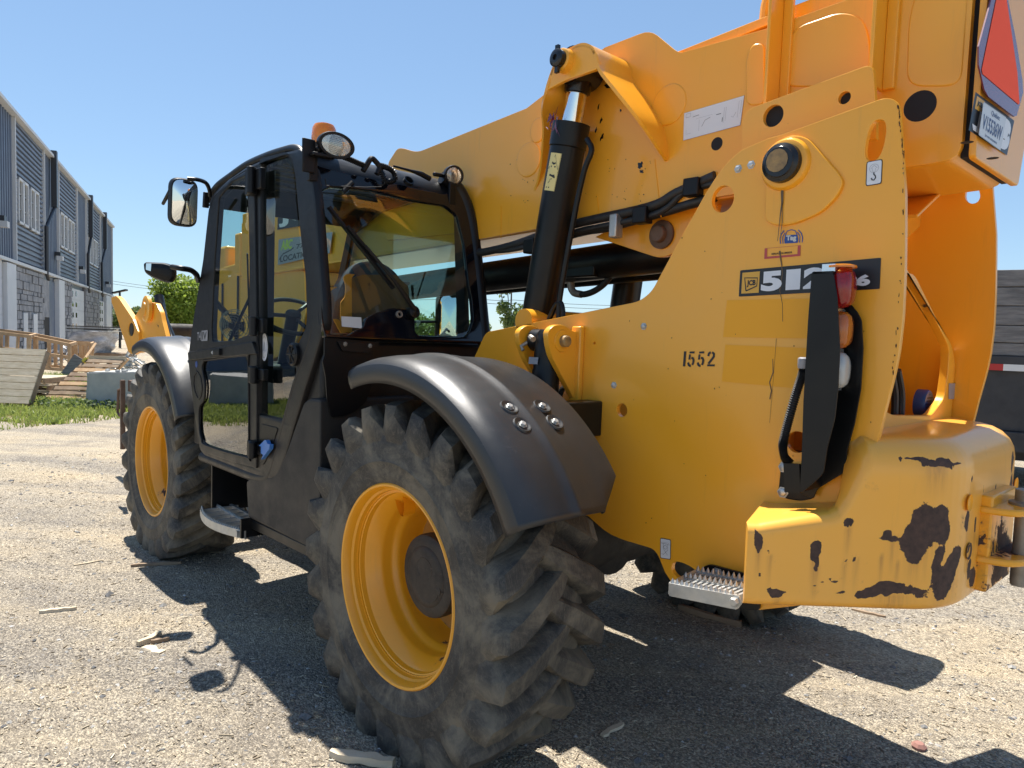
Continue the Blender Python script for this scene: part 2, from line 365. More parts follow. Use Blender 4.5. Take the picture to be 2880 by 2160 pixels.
def flat_mesh(outer, holes, th, bev):
    cu = bpy.data.curves.new('tmp', 'CURVE'); cu.dimensions = '2D'; cu.fill_mode = 'BOTH'
    for loop in [outer]+list(holes):
        sp = cu.splines.new('POLY'); sp.points.add(len(loop)-1)
        for q, p in zip(sp.points, loop): q.co = (p[0], p[1], 0, 1)
        sp.use_cyclic_u = True
    if th > 0:
        bev = min(bev, th*.45); cu.extrude = th/2-bev; cu.bevel_depth = bev; cu.bevel_resolution = 1; cu.offset = -bev
    else: cu.fill_mode = 'BOTH'
    o = bpy.data.objects.new('tmp', cu); me = bpy.data.meshes.new_from_object(o)
    V = [tuple(v.co) for v in me.vertices]; F = [tuple(p.vertices) for p in me.polygons]
    bpy.data.objects.remove(o); bpy.data.curves.remove(cu); bpy.data.meshes.remove(me); return V, F
def plate(name, pl, outer, th, mat, parent=None, holes=(), bev=.003, w=0, smooth=30):
    """sheet whose outer face lies at offset w on plane pl and whose body goes th behind it"""
    V, F = flat_mesh(outer, holes, th, bev)
    V = [pl.P(x, y, z-th/2+w) for x, y, z in V]
    me = bpy.data.meshes.new(name); me.from_pydata(V, [], F); me.materials.append(M[mat])
    bm = bmesh.new(); bm.from_mesh(me); bmesh.ops.remove_doubles(bm, verts=bm.verts, dist=1e-5); bmesh.ops.recalc_face_normals(bm, faces=bm.faces); bm.to_mesh(me); bm.free()
    me.shade_smooth(); me.set_sharp_from_angle(angle=R(smooth))
    o = put(bpy.data.objects.new(name, me), parent); wn = o.modifiers.new('normals', 'WEIGHTED_NORMAL'); wn.weight = 100; wn.keep_sharp = True; return o
class Decal:
    """flat print on a surface: quad given by bottom-left, bottom-right, top-left"""
    def __init__(s, BL, BR, TL, off=.0015):
        s.o = Vector(BL); s.u = Vector(BR)-s.o; s.v = Vector(TL)-s.o; s.n = s.u.cross(s.v).normalized(); s.off = off
        s.V = []; s.F = []; s.fm = []; s.mats = []; s.L = 0
    def mi(s, m):
        if m not in s.mats: s.mats.append(m)
        return s.mats.index(m)
    def put2(s, pts, faces, m):
        k = len(s.V); h = s.off+s.L*.0006; s.V += [s.o+s.u*x+s.v*y+s.n*h for x, y in pts]
        s.F += [tuple(i+k for i in f) for f in faces]; s.fm += [s.mi(m)]*len(faces); return s
    def poly(s, pts, m): return s.put2(pts, [tuple(range(len(pts)))], m)
    def rect(s, x0, y0, x1, y1, m): return s.poly([(x0, y0), (x1, y0), (x1, y1), (x0, y1)], m)
    def up(s): s.L += 1; return s
    def ribbon(s, pts, w, m):
        asp = s.u.length/s.v.length; P = [Vector((x*asp, y)) for x, y in pts]; A = []
        for i, p in enumerate(P):
            d = (P[min(i+1, len(P)-1)]-P[max(0, i-1)]).normalized(); q = Vector((-d.y, d.x))*w/2
            A.append((p+q, p-q))
        V = [(a.x/asp, a.y) for ab in A for a in ab]
        return s.put2(V, [(2*i, 2*i+1, 2*i+3, 2*i+2) for i in range(len(P)-1)], m)
    def ring(s, pts, w, m): return s.ribbon(list(pts)+[pts[0]], w, m)
    def text(s, t, x0, y0, x1, y1, m, bold=.015, shear=0):
        V, F = text_mesh(t, bold, shear); xs = [v[0] for v in V]; ys = [v[1] for v in V]
        ax, bx, ay, by = min(xs), max(xs), min(ys), max(ys)
        return s.put2([(x0+(x-ax)/(bx-ax)*(x1-x0), y0+(y-ay)/(by-ay)*(y1-y0)) for x, y in V], F, m)
    def build(s, name, parent, label=None):
        o = mesh(name, s.V, s.F, s.mats, parent, None, None, s.fm); return tag(o, label)
def text_mesh(t, bold, shear=0):
    cu = bpy.data.curves.new('tmp', 'FONT'); cu.body = t; cu.offset = bold; cu.shear = shear; cu.resolution_u = 4
    o = bpy.data.objects.new('tmp', cu); me = bpy.data.meshes.new_from_object(o)
    V = [(v.co.x, v.co.y) for v in me.vertices]; F = [tuple(p.vertices) for p in me.polygons]
    bpy.data.objects.remove(o); bpy.data.curves.remove(cu); bpy.data.meshes.remove(me); return V, F

# ------------------------------------------------------------------ ground
def hgt(x, y):
    d = math.hypot(x-.5, y); n = noise.noise(Vector((x*.5, y*.5, 0)))*.03+noise.noise(Vector((x*2.1, y*2.1, 3)))*.012+noise.noise(Vector((x*7, y*7, 9)))*.006+noise.noise(Vector((x*19, y*19, 5)))*.003
    a_ = x*.68+y*.73; b_ = -x*.73+y*.68; n += .03*noise.noise(Vector((a_*.22, b_*1.5, 17)))+.012*noise.noise(Vector((a_*.5, b_*4.2, 7)))
    pad = min([math.hypot(x-a, (y-b)*1.0) for a, b in ((0, -.2), (WBX, -.2), (0, -2.4), (WBX, -2.4))])
    k = min(1, max(.0, (pad-.3)/.5)); fall = 1/(1+(d/40)**2)
    return (n*k)*fall - .012*(1-k)
WBX = 3.1
nG = 330; us = np.linspace(-1, 1, nG); ks = 6.6; sp = np.sinh(us*ks)/math.sinh(ks)*900
gx = sp+1.0; gy = sp+.6
V = [(x, y, hgt(x, y) if abs(x) < 60 and abs(y) < 60 else 0) for y in gy for x in gx]
F = [(j*nG+i, j*nG+i+1, (j+1)*nG+i+1, (j+1)*nG+i) for j in range(nG-1) for i in range(nG-1)]
g = mesh('ground', V, F, 'ground', None, 180); tag(g, kind='structure')
gmi = M['ground']
def G(p): return ZZ(0, p)
# stones and wood litter lying on it
def litter(name, n, kind, mat, label):
    V = []; F = []
    for i in range(n):
        # density falls with distance from the camera
        r = .9+9*rng.random()**1.7; a = rng.uniform(-2.05, .62); x = CAM.x+r*math.cos(a); y = CAM.y+r*math.sin(a); z = hgt(x, y); k = len(V); an = rng.uniform(0, math.pi)
        if kind == 'stone':
            s = .004+.009*rng.random()**4+(.022*rng.random() if rng.random() < .012 else 0); s *= (1+r*.07)
            dirs = ((1, 0, 0), (0, 1, 0), (-1, 0, 0), (0, -1, 0), (0, 0, .8), (.6, .6, .35), (-.6, .6, .4), (-.6, -.6, .3), (.6, -.6, .4))
            c_, s_ = math.cos(an), math.sin(an)
            for q in dirs: f = s*rng.uniform(.75, 1.2); V.append((x+(q[0]*c_-q[1]*s_*.7)*f, y+(q[0]*s_+q[1]*c_*.7)*f, z+q[2]*f*.75-.001))
            F += [tuple(k+v for v in f) for f in ((0, 5, 4), (5, 1, 4), (1, 6, 4), (6, 2, 4), (2, 7, 4), (7, 3, 4), (3, 8, 4), (8, 0, 4), (0, 1, 5), (1, 2, 6), (2, 3, 7), (3, 0, 8))]
        else:
            L = .005+.022*rng.random()**3+(.05*rng.random() if rng.random() < .02 else 0); W = .001+.0028*rng.random()**1.5; L *= 1+r*.05; W *= 1+r*.08; an = rng.normal(.5, 1.1)
            c_, s_ = math.cos(an), math.sin(an); t1 = rng.uniform(-.08, .08); b1 = rng.uniform(-.3, .3)*W
            P = [(-L/2, -W/2, 0), (L/2, -W/2+b1, t1*L), (L/2*.9, W/2+b1, t1*L), (-L/2, W/2, 0)]
            for zz in (.0, .0025+W*.3): V += [(x+a_*c_-b_*s_, y+a_*s_+b_*c_, z+h_+zz+.001) for a_, b_, h_ in P]
            F += [tuple(k+v for v in f) for f in ((4, 5, 6, 7), (0, 1, 5, 4), (1, 2, 6, 5), (2, 3, 7, 6), (3, 0, 4, 7))]
    o = mesh(name, V, F, mat); tag(o, label, None, None, 'stuff')
def isl(name, stops, rough=.85):
    m, b = base_mat(name, stops[0][1], rough); nt = m.node_tree; g_ = N(nt, 'ShaderNodeNewGeometry'); nt.links.new(ramp(nt, g_.outputs['Random Per Island'], stops), b.inputs['Base Color'])
isl('stones', [(0, (.10, .10, .105)), (.5, (.25, .24, .225)), (.85, (.36, .34, .31)), (1, (.55, .53, .5))])
isl('chips', [(0, (.16, .12, .08)), (.35, (.34, .27, .18)), (.8, (.5, .42, .3)), (1, (.66, .58, .45))])
litter('gravel_stones', 24000, 'stone', 'stones', 'small grey stones scattered over the yard'); litter('wood_litter', 42000, 'chip', 'chips', 'shredded wood chips and bark scattered over the yard')
def scrap(p0, p1, wd, th, mat, label, name='wood_scrap', lift=0):
    a, b = G(p0), G(p1); a.z = hgt(a.x, a.y)+th/2; b.z = hgt(b.x, b.y)+th/2+lift; d = (b-a); n_ = 7; m = MB(); sd = Vector((-d.y, d.x, 0)).normalized(); V = []
    for i in range(n_):
        t = i/(n_-1); c = a+d*t; w_ = wd*(1-.35*abs(2*t-1)**3)*random.uniform(.7, 1.1)/2; h_ = th/2*random.uniform(.7, 1)
        c = c+sd*random.uniform(-.15, .15)*wd; V += [c+sd*w_-Vector((0, 0, h_)), c+sd*w_*.8+Vector((0, 0, h_)), c-sd*w_*.8+Vector((0, 0, h_)), c-sd*w_-Vector((0, 0, h_))]
    m.add(V, [(4*i+j, 4*i+(j+1) % 4, 4*i+4+(j+1) % 4, 4*i+4+j) for i in range(n_-1) for j in range(4)]+[(0, 1, 2, 3), (4*n_-1, 4*n_-2, 4*n_-3, 4*n_-4)])
    o = m.build(name, mat, None, 30); tag(o, label, 'scrap wood', 'scraps of wood on the gravel'); return o
scrap((298, 1393), (348, 1372), .045, .03, 'pale_wood', 'thick broken stub of pale wood, biggest of the little pile on sunlit gravel'); scrap((326, 1388), (365, 1380), .03, .022, 'brown_wood', 'short round brown stick beside the thick pale stub on sunlit gravel')
scrap((312, 1396), (350, 1408), .06, .01, 'pale_wood', 'flat jagged bark flake in front of the thick pale stub'); scrap((312, 1371), (350, 1369), .015, .008, 'pale_wood', 'thin pale splinter behind the thick stub of the little pile')
scrap((85, 1318), (165, 1312), .03, .02, 'pale_wood', 'long split pale stick lying alone on gravel left of the shadows'); scrap((283, 1220), (392, 1214), .035, .02, 'brown_wood', 'long grey slat lying just below the front tyre in its shadow')
scrap((160, 1214), (222, 1207), .025, .01, 'pale_wood', 'thin pale slat on sunlit gravel left of the front tyre'); scrap((715, 1628), (850, 1655), .05, .03, 'pale_wood', 'pale stick at the bottom edge in front of the rear tyre', lift=.01)
scrap((1465, 1312), (1600, 1352), .04, .035, 'brown_wood', 'long brown branch in the shadow under the rear step'); scrap((1840, 1318), (1912, 1338), .03, .012, 'brown_wood', 'dark thin stick on sunlit gravel right of the counterweight', )
scrap((1300, 1585), (1345, 1560), .03, .012, 'pale_wood', 'pale sliver in the big shadow right of the rear tyre')
q = G((1985, 1612)); m = MB(); m.lathe([(0, -.01), (.028, .0), (.03, .012), (.018, .024), (0, .026)], (q.x, q.y, hgt(q.x, q.y)), (0, 0, 1), 7); isl('red_stone', [(0, (.3, .15, .12)), (1, (.3, .15, .12))]); tag(m.build('stone', 'red_stone', None, 30), 'reddish stone at the edge of the big shadow, bottom right', 'stone')

# ------------------------------------------------------------------ industrial building
B0 = Vector((25.186, -1.734, 0)); BD = Vector((.94807, -.31807, 0)); BN = Vector((-.31807, -.94807, 0)) # BN = away from yard
BN = -BN; BN = Vector((-BD.y, BD.x, 0));  # towards the yard side (left)
if (CAM-B0).dot(BN) < 0: BN = -BN
def bp(s, z, w=0): return B0+BD*s+BN*w+Vector((0, 0, z))
def bbox(mb, s0, s1, z0, z1, w0, w1):
    V = [bp(s, z, w_) for z in (z0, z1) for s, w_ in ((s0, w0), (s1, w0), (s1, w1), (s0, w1))]
    mb.add(V, [(3, 2, 1, 0), (4, 5, 6, 7), (0, 1, 5, 4), (1, 2, 6, 5), (2, 3, 7, 6), (3, 0, 4, 7)])
BLD = thing('industrial_building', 'blue-grey metal-clad industrial building with grey stone base, behind the pallets on the left', 'building', tuple(bp(10, 0)))
m = MB(); bbox(m, -4.5, 31.62, 0, 8.45, -16, -.22); m.build('wall', 'building_metal', BLD, None)
m = MB(); bbox(m, -4.5, 31.7, 8.45, 8.56, -.3, .08); m.build('roof_trim', 'trim_white', BLD, None)
bays = [(-4.5, 2.2, 'v'), (2.2, 7.15, 'h'), (7.15, 10.35, 'v'), (10.35, 15.6, 'h'), (15.6, 18.95, 'v'), (18.95, 25.0, 'h'), (25.0, 31.6, 'v')]
wins = {(2.2, 7.15): [(2.72, 4.28), (4.65, 6.2)], (10.35, 15.6): [(10.85, 12.7), (12.9, 14.75)], (18.95, 25.0): [(19.45, 21.4), (21.7, 23.75)]}
for s0, s1, k in bays:
    m = MB()
    if k == 'v':
        n_ = int((s1-s0)/.3); 
        for i in range(n_):
            a = s0+(s1-s0)*i/n_; d_ = (s1-s0)/n_; V = [bp(a+x*d_, z, w_) for z in (3.6, 8.44) for x, w_ in ((0, -.2), (.12, -.2), (.2, -.13), (.55, -.13), (.63, -.2), (1, -.2))]
            m.add(V, [(j, j+1, j+7, j+6) for j in range(5)])
    else:
        z0, z1 = 3.62, 8.44; n_ = 26; ww = wins[(s0, s1)]
        for i in range(n_):
            a = z0+(z1-z0)*i/n_; d_ = (z1-z0)/n_
            segs = [(s0, s1)] if (a+d_ < 4.97 or a > 6.55) else [(s0, ww[0][0]), (ww[0][1], ww[1][0]), (ww[1][1], s1)]
            for x0, x1 in segs:
                V = [bp(s, a+x*d_, w_) for s in (x0, x1) for x, w_ in ((0, -.19), (.3, -.19), (.42, -.11), (.88, -.11), (1, -.19))]
                m.add(V, [(j, j+5, j+6, j+1) for j in range(4)])
    o = m.build('corrugated_cladding', 'building_metal', BLD, None); tag(o, kind='stuff')
    m = MB(); bbox(m, s1-.05, s1+.05, 3.6, 8.44, -.2, -.04); m.build('trim_strip', 'trim_white', BLD, None)
for ww in wins.values():
    for a, b in ww:
        m = MB(); z0, z1 = 4.97, 6.56; f = .09
        for q in ((a, b, z0, z0+f), (a, b, z1-f, z1), (a, a+f, z0, z1), (b-f, b, z0, z1), ((a+b)/2-.1, (a+b)/2+.1, z0, z1)): bbox(m, *q, -.2, -.06)
        w_ = m.build('window', 'trim_white', BLD, None)
        m = MB(); V = [bp(a, z0, -.15), bp(b, z0, -.15), bp(b, z1, -.15), bp(a, z1, -.15)]; m.add(V, [(0, 1, 2, 3)]); m.build('pane', 'window_glass', w_, None, None, False)
        m = MB()
        for t in (.25, .75):
            s = a+(b-a)*t
            for zz in (z0+.53, z0+1.06): bbox(m, a+f, b-f, zz-.02, zz+.02, -.15, -.12)
        m.build('glazing_bar', 'trim_white', w_, None)
        m = MB(); V = [bp(a, z0, -.21), bp(b, z0, -.21), bp(b, z1, -.21), bp(a, z1, -.21)]; m.add(V, [(0, 1, 2, 3)]); m.build('blind', 'white_door', w_, None, None, False)
# sill trim over the stone
m = MB(); bbox(m, -4.5, 31.6, 3.50, 3.60, -.2, .02); m.build('trim_strip', 'trim_white', BLD, None)
for a, b, in ((1.9, 6.85), (11.3, 13.7), (18.3, 24.4), (30.3, 31.5)):
    m = MB(); bbox(m, a, b, 0, 3.5, -.21, -.12); m.build('mortar_bed', 'mortar', BLD, None)
    st = []; z = .0
    while z < 3.44:
        hh = random.choice((.16, .22, .3)); s = a
        while s < b-.02:
            ll = min(random.uniform(.25, .75), b-s); st.append((s, min(b, s+ll), z, min(3.48, z+hh))); s += ll
        z += hh
    near_ = a < 10
    if near_ and a > 0:
        rest = []
        for i, q in enumerate(st):
            if i < 150: m = MB(); bbox(m, q[0]+.015, q[1]-.015, q[2]+.012, q[3]-.012, -.15, -.055+random.uniform(-.03, .03)); m.build('stone', 'stone', BLD, None, None, False)
            else: rest.append(q)
        st = rest
    if st:
        m = MB()
        for q in st: bbox(m, q[0]+.015, q[1]-.015, q[2]+.012, q[3]-.012, -.15, -.055+random.uniform(-.03, .03))
        tag(m.build('stone_facing', 'stone', BLD, None, None, False), kind='stuff')
# doors
def gdoor(a, b, zt, n, wx):
    m = MB(); bbox(m, a, b, 0, zt, -.21, -.15); d = m.build('garage_door', 'white_door', BLD, None)
    for i in range(n):
        m = MB(); bbox(m, a, b, zt*i/n+.01, zt*(i+1)/n-.01, -.15, -.13); m.build('door_panel', 'white_door', d, None)
        if 1 < i:
            for w0 in wx: m = MB(); bbox(m, w0, w0+.42, zt*i/n+.18, zt*i/n+.42, -.13, -.12); m.build('pane', 'window_glass', d, None)
gdoor(-4.2, .55, 3.5, 6, (-.55, -1.4)); gdoor(13.75, 18.2, 3.28, 6, (14.2, 15.3)); gdoor(24.5, 27.2, 3.0, 6, (24.9, 25.9))
for a, b in ((.6, 1.85), (9.85, 11.25), (27.3, 30.2)): m = MB(); bbox(m, a, b, 0, 3.45, -.2, .0); m.build('pilaster', 'white_door', BLD, None)
m = MB(); bbox(m, 6.95, 9.85, 0, 3.3, -.21, -.19); m.build('open_doorway', 'dark_gap', BLD, None)
m = MB(); bbox(m, 8.6, 9.85, 0, 3.3, -.19, -.17); m.build('doorway_lining', 'building_metal', BLD, None)
m = MB(); bbox(m, 6.95, 8.6, 1.75, 3.3, -.19, -.17); m.build('doorway_panel', 'stone', BLD, None)
for a, b in ((3.0, 3.65), (4.65, 5.35)): m = MB(); bbox(m, a, b, .2, 1.85, -.06, -.02); m.build('window', 'white_door', BLD, None)
for s, z in ((-.01, 4.62), (9.74, 4.41), (16.41, 4.3), (27.95, 4.16)):
    m = MB(); bbox(m, s-.15, s+.15, z+.05, z+.22, -.2, .1); w_ = m.build('wall_lamp', 'downspout', BLD, None); m = MB(); bbox(m, s-.17, s+.13, z-.14, z+.05, -.05, .18); m.build('lamp_lens', 'trim_white', w_, None)
def spout(s, s2, zt):
    m = MB(); bbox(m, s-.14, s+.14, zt-1.6, 8.75, -.05, .16); m.tube([bp(s, zt-1.6, .06), bp(s2, zt-2.6, .0), bp(s2, 3.5, .0), bp(s2+.35, 3.3, .0)], .07, 8); m.build('downspout', 'downspout', BLD, None)
spout(8.6, 7.1, 8.0); spout(19.6, 18.9, 8.0); spout(26.2, 24.95, 8.0)

# ------------------------------------------------------------------ yard clutter on the left
def slatbox(mb, mtx, a, b): mb.box(a, b, mtx)
def part_in(root, name, mat, mtx, a, b):
    m = MB(); m.box(a, b, mtx); return m.build(name, mat, root, None)
def frame_mtx(o, u, v): # columns: u along length, v up the face, n outwards
    u = Vector(u).normalized(); v = Vector(v); v = (v-u*v.dot(u)).normalized(); n = u.cross(v)
    return Matrix(((u.x, v.x, n.x, o.x), (u.y, v.y, n.y, o.y), (u.z, v.z, n.z, o.z), (0, 0, 0, 1)))
# pale pallet standing on edge
a = G((67, 880)); ea = (G((66, 880))-G((0, 888))).normalized(); nrm = Vector((ea.y, -ea.x, 0))
dd = Vector((-.70, .71, 0)).normalized()   # roughly across the view
u_ = Vector((-.677, -.736, 0))*-1
mx = frame_mtx(a, -u_*-1, (0, 0, 1))
fw0 = Vector((_F.x, _F.y, 0)).normalized(); vv = Vector((0, 0, math.cos(R(27))))+fw0*math.sin(R(27))
mx = frame_mtx(a+Vector((0, 0, .02)), Vector((.677, .736, 0)), vv)
if (CAM-a).dot(Vector((mx[0][2], mx[1][2], 0))) < 0: mx = frame_mtx(a+Vector((0, 0, .02)), Vector((-.677, -.736, 0)), vv)
sgn = 1 if (mx @ Vector((1, 0, 0))-a).dot(AR) < 0 else -1
pz = Y(0, (0, 0)); top_h = None
hh = hit((67, 768), a, _F).z*1.17
PAL = thing('wooden_pallet', 'pale wooden pallet standing on edge at the far left, boards facing the yard', 'pallet', tuple(a), 'wooden pallets in the grass')
nb = 8
for k in range(nb):
    z0 = hh*k/nb+.02; m = MB(); m.box(*[(min(0, sgn*1.4), z0, .06+random.uniform(0, .008)), (max(0, sgn*1.4), z0+hh/nb-.012, .085)], mx); m.build('plank', 'pale_wood', PAL, None)
for x in (.04, .65, 1.3):
    m = MB(); x0 = sgn*x; m.box((x0-.03, 0, -.06), (x0+.03, hh, .06), mx); m.build('stringer', 'brown_wood', PAL, None)
def pallet(name, label, o, u, v, L=1.2, Wd=1.0, mat='pale_wood', mat2='brown_wood', nb=7, group='wooden pallets in the grass'):
    mx = frame_mtx(o, u, v); r = thing(name, label, 'pallet', tuple(o), group)
    for k in range(nb): m = MB(); m.box((0, Wd*k/nb+.01, .09), (L, Wd*(k+1)/nb-.025, .11), mx); m.build('plank', mat, r, None)
    for x in (0, L/2-.02, L-.045): m = MB(); m.box((x, 0, 0), (x+.045, Wd, .09), mx); m.build('stringer', mat2, r, None)
    for k in range(0, nb, 3): m = MB(); m.box((0, Wd*k/nb+.01, -.02), (L, Wd*(k+1)/nb-.02, 0), mx); m.build('plank', mat, r, None)
    return r
b0 = G((95, 860)); across = Vector((.736, -.677, 0)); rt = Vector((-.677, -.736, 0))  # rt = image-right
if rt.dot(AR) < 0: rt = -rt
fwd = Vector((_F.x, _F.y, 0)).normalized(); rt = Vector((AR.x, AR.y, 0)).normalized()
for k, (zz, lab) in enumerate(((.0, 'pale pallet lying flat behind the upright one, bottom of its stack'), (.14, 'pale pallet lying flat behind the upright one, second in its stack'), (.28, 'pale pallet on top of the flat stack behind the upright one'))):
    pallet('wooden_pallet', lab, G((84, 864))-rt*(1.2 if k < 2 else 1.12)+Vector((0, 0, zz+.03))+fwd*.3, rt, fwd, 1.2 if k < 2 else 1.05, 1.0, nb=6)
# tilted grey pallet: low corner bottom-left, high edge at the top
T0 = G((92, 862)); dpt = (T0-CAM).dot(_F)
def at_depth(p, d): r = ray(*p); return CAM+r*(d/r.dot(_F))
TL_, TR_, BR_ = at_depth((190, 773), dpt+.5), at_depth((272, 775), dpt+.1), at_depth((190, 862), dpt-.1)
mxu = (TL_-T0)
T_ = thing('wooden_pallet', 'weathered grey-brown pallet tipped up behind the concrete block, yellow paint on one end', 'pallet', tuple(T0), 'wooden pallets in the grass')
for k in range(9):
    t = (k+.35)/9; a_ = T0.lerp(TL_, t); b_ = BR_.lerp(TR_, t); m = MB(); m.bar(a_, b_, .022, .085, (TL_-T0)); m.build('plank', 'brown_wood' if k % 3 else 'tan_wood', T_, None)
for s_ in (0, .33, .66, 1):
    a_ = T0.lerp(BR_, s_)+fwd*.07; b_ = TL_.lerp(TR_, s_)+fwd*.07; m = MB(); m.bar(a_, b_, .045, .10, fwd); m.build('stringer', 'tan_wood' if s_ else 'brown_wood', T_, None)
m = MB(); m.bar(TL_+Vector((0, 0, .0)), TR_, .10, .02, fwd); m.bar(TL_+fwd*.14, TR_+fwd*.14, .02, .02); m.build('plank', 'pale_wood', T_, None)  # top edge in paler wood: its sunlit look is put into the colour
base_mat('yellow_mark', (.6, .5, .05), .7); m = MB(); m.bar(TL_+(T0-TL_)*.02, TL_+(T0-TL_)*.11, .055, .12, fwd); m.build('paint_mark', 'yellow_mark', T_, None)
m = MB(); q = G((150, 872)); m.bar(q, q+rt*.7+Vector((0, 0, .35)), .06, .02); tag(m.build('loose_board', 'tan_wood', None, None), 'thin tan board lying under the tipped pallet', 'board')
# concrete block
def block(o, u, L, D, H, label, group=None):
    u = Vector(u).normalized(); v = Vector((-u.y, u.x, 0)); m = MB(); n_ = 8; bm = bmesh.new(); bmesh.ops.create_cube(bm, size=1)
    bmesh.ops.subdivide_edges(bm, edges=bm.edges, cuts=7, use_grid_fill=True)
    bmesh.ops.bevel(bm, geom=[e for e in bm.edges if len(e.link_faces) == 2 and e.calc_face_angle(0) > .8], offset=.03, segments=2, affect='EDGES')
    for w_ in bm.verts:
        p = o+u*(w_.co.x*L)+v*(w_.co.y*D)+Vector((0, 0, (w_.co.z+.5)*H)); nn = noise.noise_vector(p*1.6)*.05+noise.noise_vector(p*6)*.015
        if w_.co.z < -.4: nn.z = 0
        w_.co = p+nn
    me = bpy.data.meshes.new('concrete_block'); bm.to_mesh(me); bm.free(); me.materials.append(M['concrete']); me.shade_smooth(); me.set_sharp_from_angle(angle=R(45))
    o_ = put(bpy.data.objects.new('concrete_block', me)); tag(o_, label, 'concrete block', group)
bo = G((172, 880)); bo2 = G((300, 890)); bc = bo+rt*.95+fwd*.45
block(bc, rt, 1.75, .8, .68, 'big grey concrete block in the grass, left of the front tyre')
qa, qb = G((436, 878)), G((545, 878)); ra, rb2 = Vector((qa.x, -qa.y, 0)), Vector((qb.x, -qb.y, 0)); dirb = (rb2-ra).normalized(); oo = (ra+rb2)/2
nrm_ = Vector((-dirb.y, dirb.x, 0)); 
if nrm_.dot(oo) < 0: nrm_ = -nrm_
block(oo+nrm_*.4+dirb*.25, dirb, (rb2-ra).length*1.25, .8, .62, 'weathered concrete block standing off to the left, seen reflected in the lower door glass')
m = MB(); q = G((172, 812+66)); tb = bc+Vector((0, 0, .68))
for k in range(26):
    p = tb+rt*random.uniform(-.7, .9)+fwd*random.uniform(-.3, .3); m.lathe([(0, -.01), (random.uniform(.02, .06), .0), (random.uniform(.01, .05), .03), (0, .04)], p, (0, 0, 1), 6)
tag(m.build('rubble', 'concrete', None, 30), 'lumps of broken concrete lying on top of the block', 'rubble', kind=None)
# wrapped stack
w0 = at_depth((205, 800), 24.5); w0.z = .35; bmx = bmesh.new(); WL, WH = 1.5, 1.35
zt = at_depth((200, 716), 24.5).z; H0 = .55
V = []; rows = 26; cols = 56
for i in range(rows):
    t = i/(rows-1); z = H0+(zt-H0)*t
    for k in range(cols):
        a_ = 2*math.pi*k/cols; rx = .62+.42*(1-t)*0+.02; cx = .9*(.0+.02*t)-.25*(1-t)**2
        c_, s_ = math.cos(a_), math.sin(a_); sq = (abs(c_)**5+abs(s_)**5)**(-.2)
        wv = 1+.03*math.sin(z*17+2*math.sin(a_*2))+.07*noise.noise(Vector((c_*2, s_*2, z*5)))
        p = w0+rt*(c_*sq*.60*wv+cx)+fwd*(s_*sq*.6*wv); V.append((p.x, p.y, z+.02*noise.noise(Vector((a_*3, z*3, 1)))))
F = [(i*cols+k, i*cols+(k+1) % cols, (i+1)*cols+(k+1) % cols, (i+1)*cols+k) for i in range(rows-1) for k in range(cols)]+[tuple(range((rows-1)*cols, rows*cols))]
ST = thing('wrapped_stack', 'tall stack of sheets in grey shrink wrap on a pallet, before the building', 'wrapped stack', tuple(w0))
mesh('shrink_wrap', V, F, 'shrink_wrap', ST, 50)
for k in range(4): p = w0+Vector((0, 0, zt-.35+.045*k+.02)); mx = frame_mtx(p-rt*.65-fwd*.5, rt, fwd); m = MB(); m.box((random.uniform(-.05, .1), 0, 0), (1.3+random.uniform(0, .2), 1, .03), mx); m.build('sheet', 'dark_steel' if k % 2 else 'galvanised', ST, None)
m = MB(); mx = frame_mtx(w0-rt*1.0-fwd*.5+Vector((0, 0, .1)), rt, fwd); m.box((0, 0, 0), (2.2, 1, .12), mx); m.build('pallet_base', 'brown_wood', ST, None)
m = MB()
for k in range(60):
    p = w0+rt*random.uniform(-1.1, -.3)-fwd*random.uniform(.3, .9)+Vector((0, 0, random.uniform(-.2, .55))); a_ = Vector((random.uniform(-1, 1), random.uniform(-1, 1), random.uniform(-1, 1))).normalized()*random.uniform(.05, .22); m.add([p, p+a_, p+a_.orthogonal()*.8], [(0, 1, 2)])
tag(m.build('torn_plastic', 'shrink_wrap', None, None, None, False), 'crumpled torn plastic heaped at the foot of the wrapped stack', 'plastic heap', kind='stuff')
m = MB()
for k in range(70):
    p = at_depth((random.uniform(255, 300), random.uniform(765, 805)), 19); a_ = Vector((random.uniform(-1, 1), random.uniform(-1, 1), random.uniform(-.5, .5))).normalized()*random.uniform(.06, .35); m.bar(p, p+a_, .05, .03)
tag(m.build('scrap_heap', 'galvanised', None, None), 'heap of grey scrap metal between the wrapped stack and the front wheel', 'scrap heap', kind='stuff')
# crate frames
def crate(pts, label, d0, d1, extra):
    r = thing('wooden_crate_frame', label, 'crate', tuple(at_depth(pts[0], d0)), 'open wooden crate frames')
    A_ = [at_depth(p, d0) for p in pts]; B_ = [at_depth((p[0]+extra[0], p[1]+extra[1]), d1) for p in pts]
    def b(p, q, w_=.09): m = MB(); m.bar(p, q, w_, .05, fwd); m.build('timber', 'tan_wood', r, None)
    n_ = len(A_)
    for i in range(n_): b(A_[i], A_[(i+1) % n_]); b(B_[i], B_[(i+1) % n_]); b(A_[i], B_[i])
    for t in (.5,): b(A_[0].lerp(A_[3], t), A_[1].lerp(A_[2], t))
    b(A_[0].lerp(A_[1], .5), A_[3].lerp(A_[2], .5)); b(B_[0].lerp(B_[1], .5), B_[3].lerp(B_[2], .5))
    for t in (.2, .8): b(A_[0].lerp(A_[1], t), A_[3].lerp(A_[2], t), .06)
crate([(62, 727), (150, 745), (150, 800), (62, 792)], 'long open crate frame of tan timber in front of the stone wall', 20, 21.2, (14, -4))
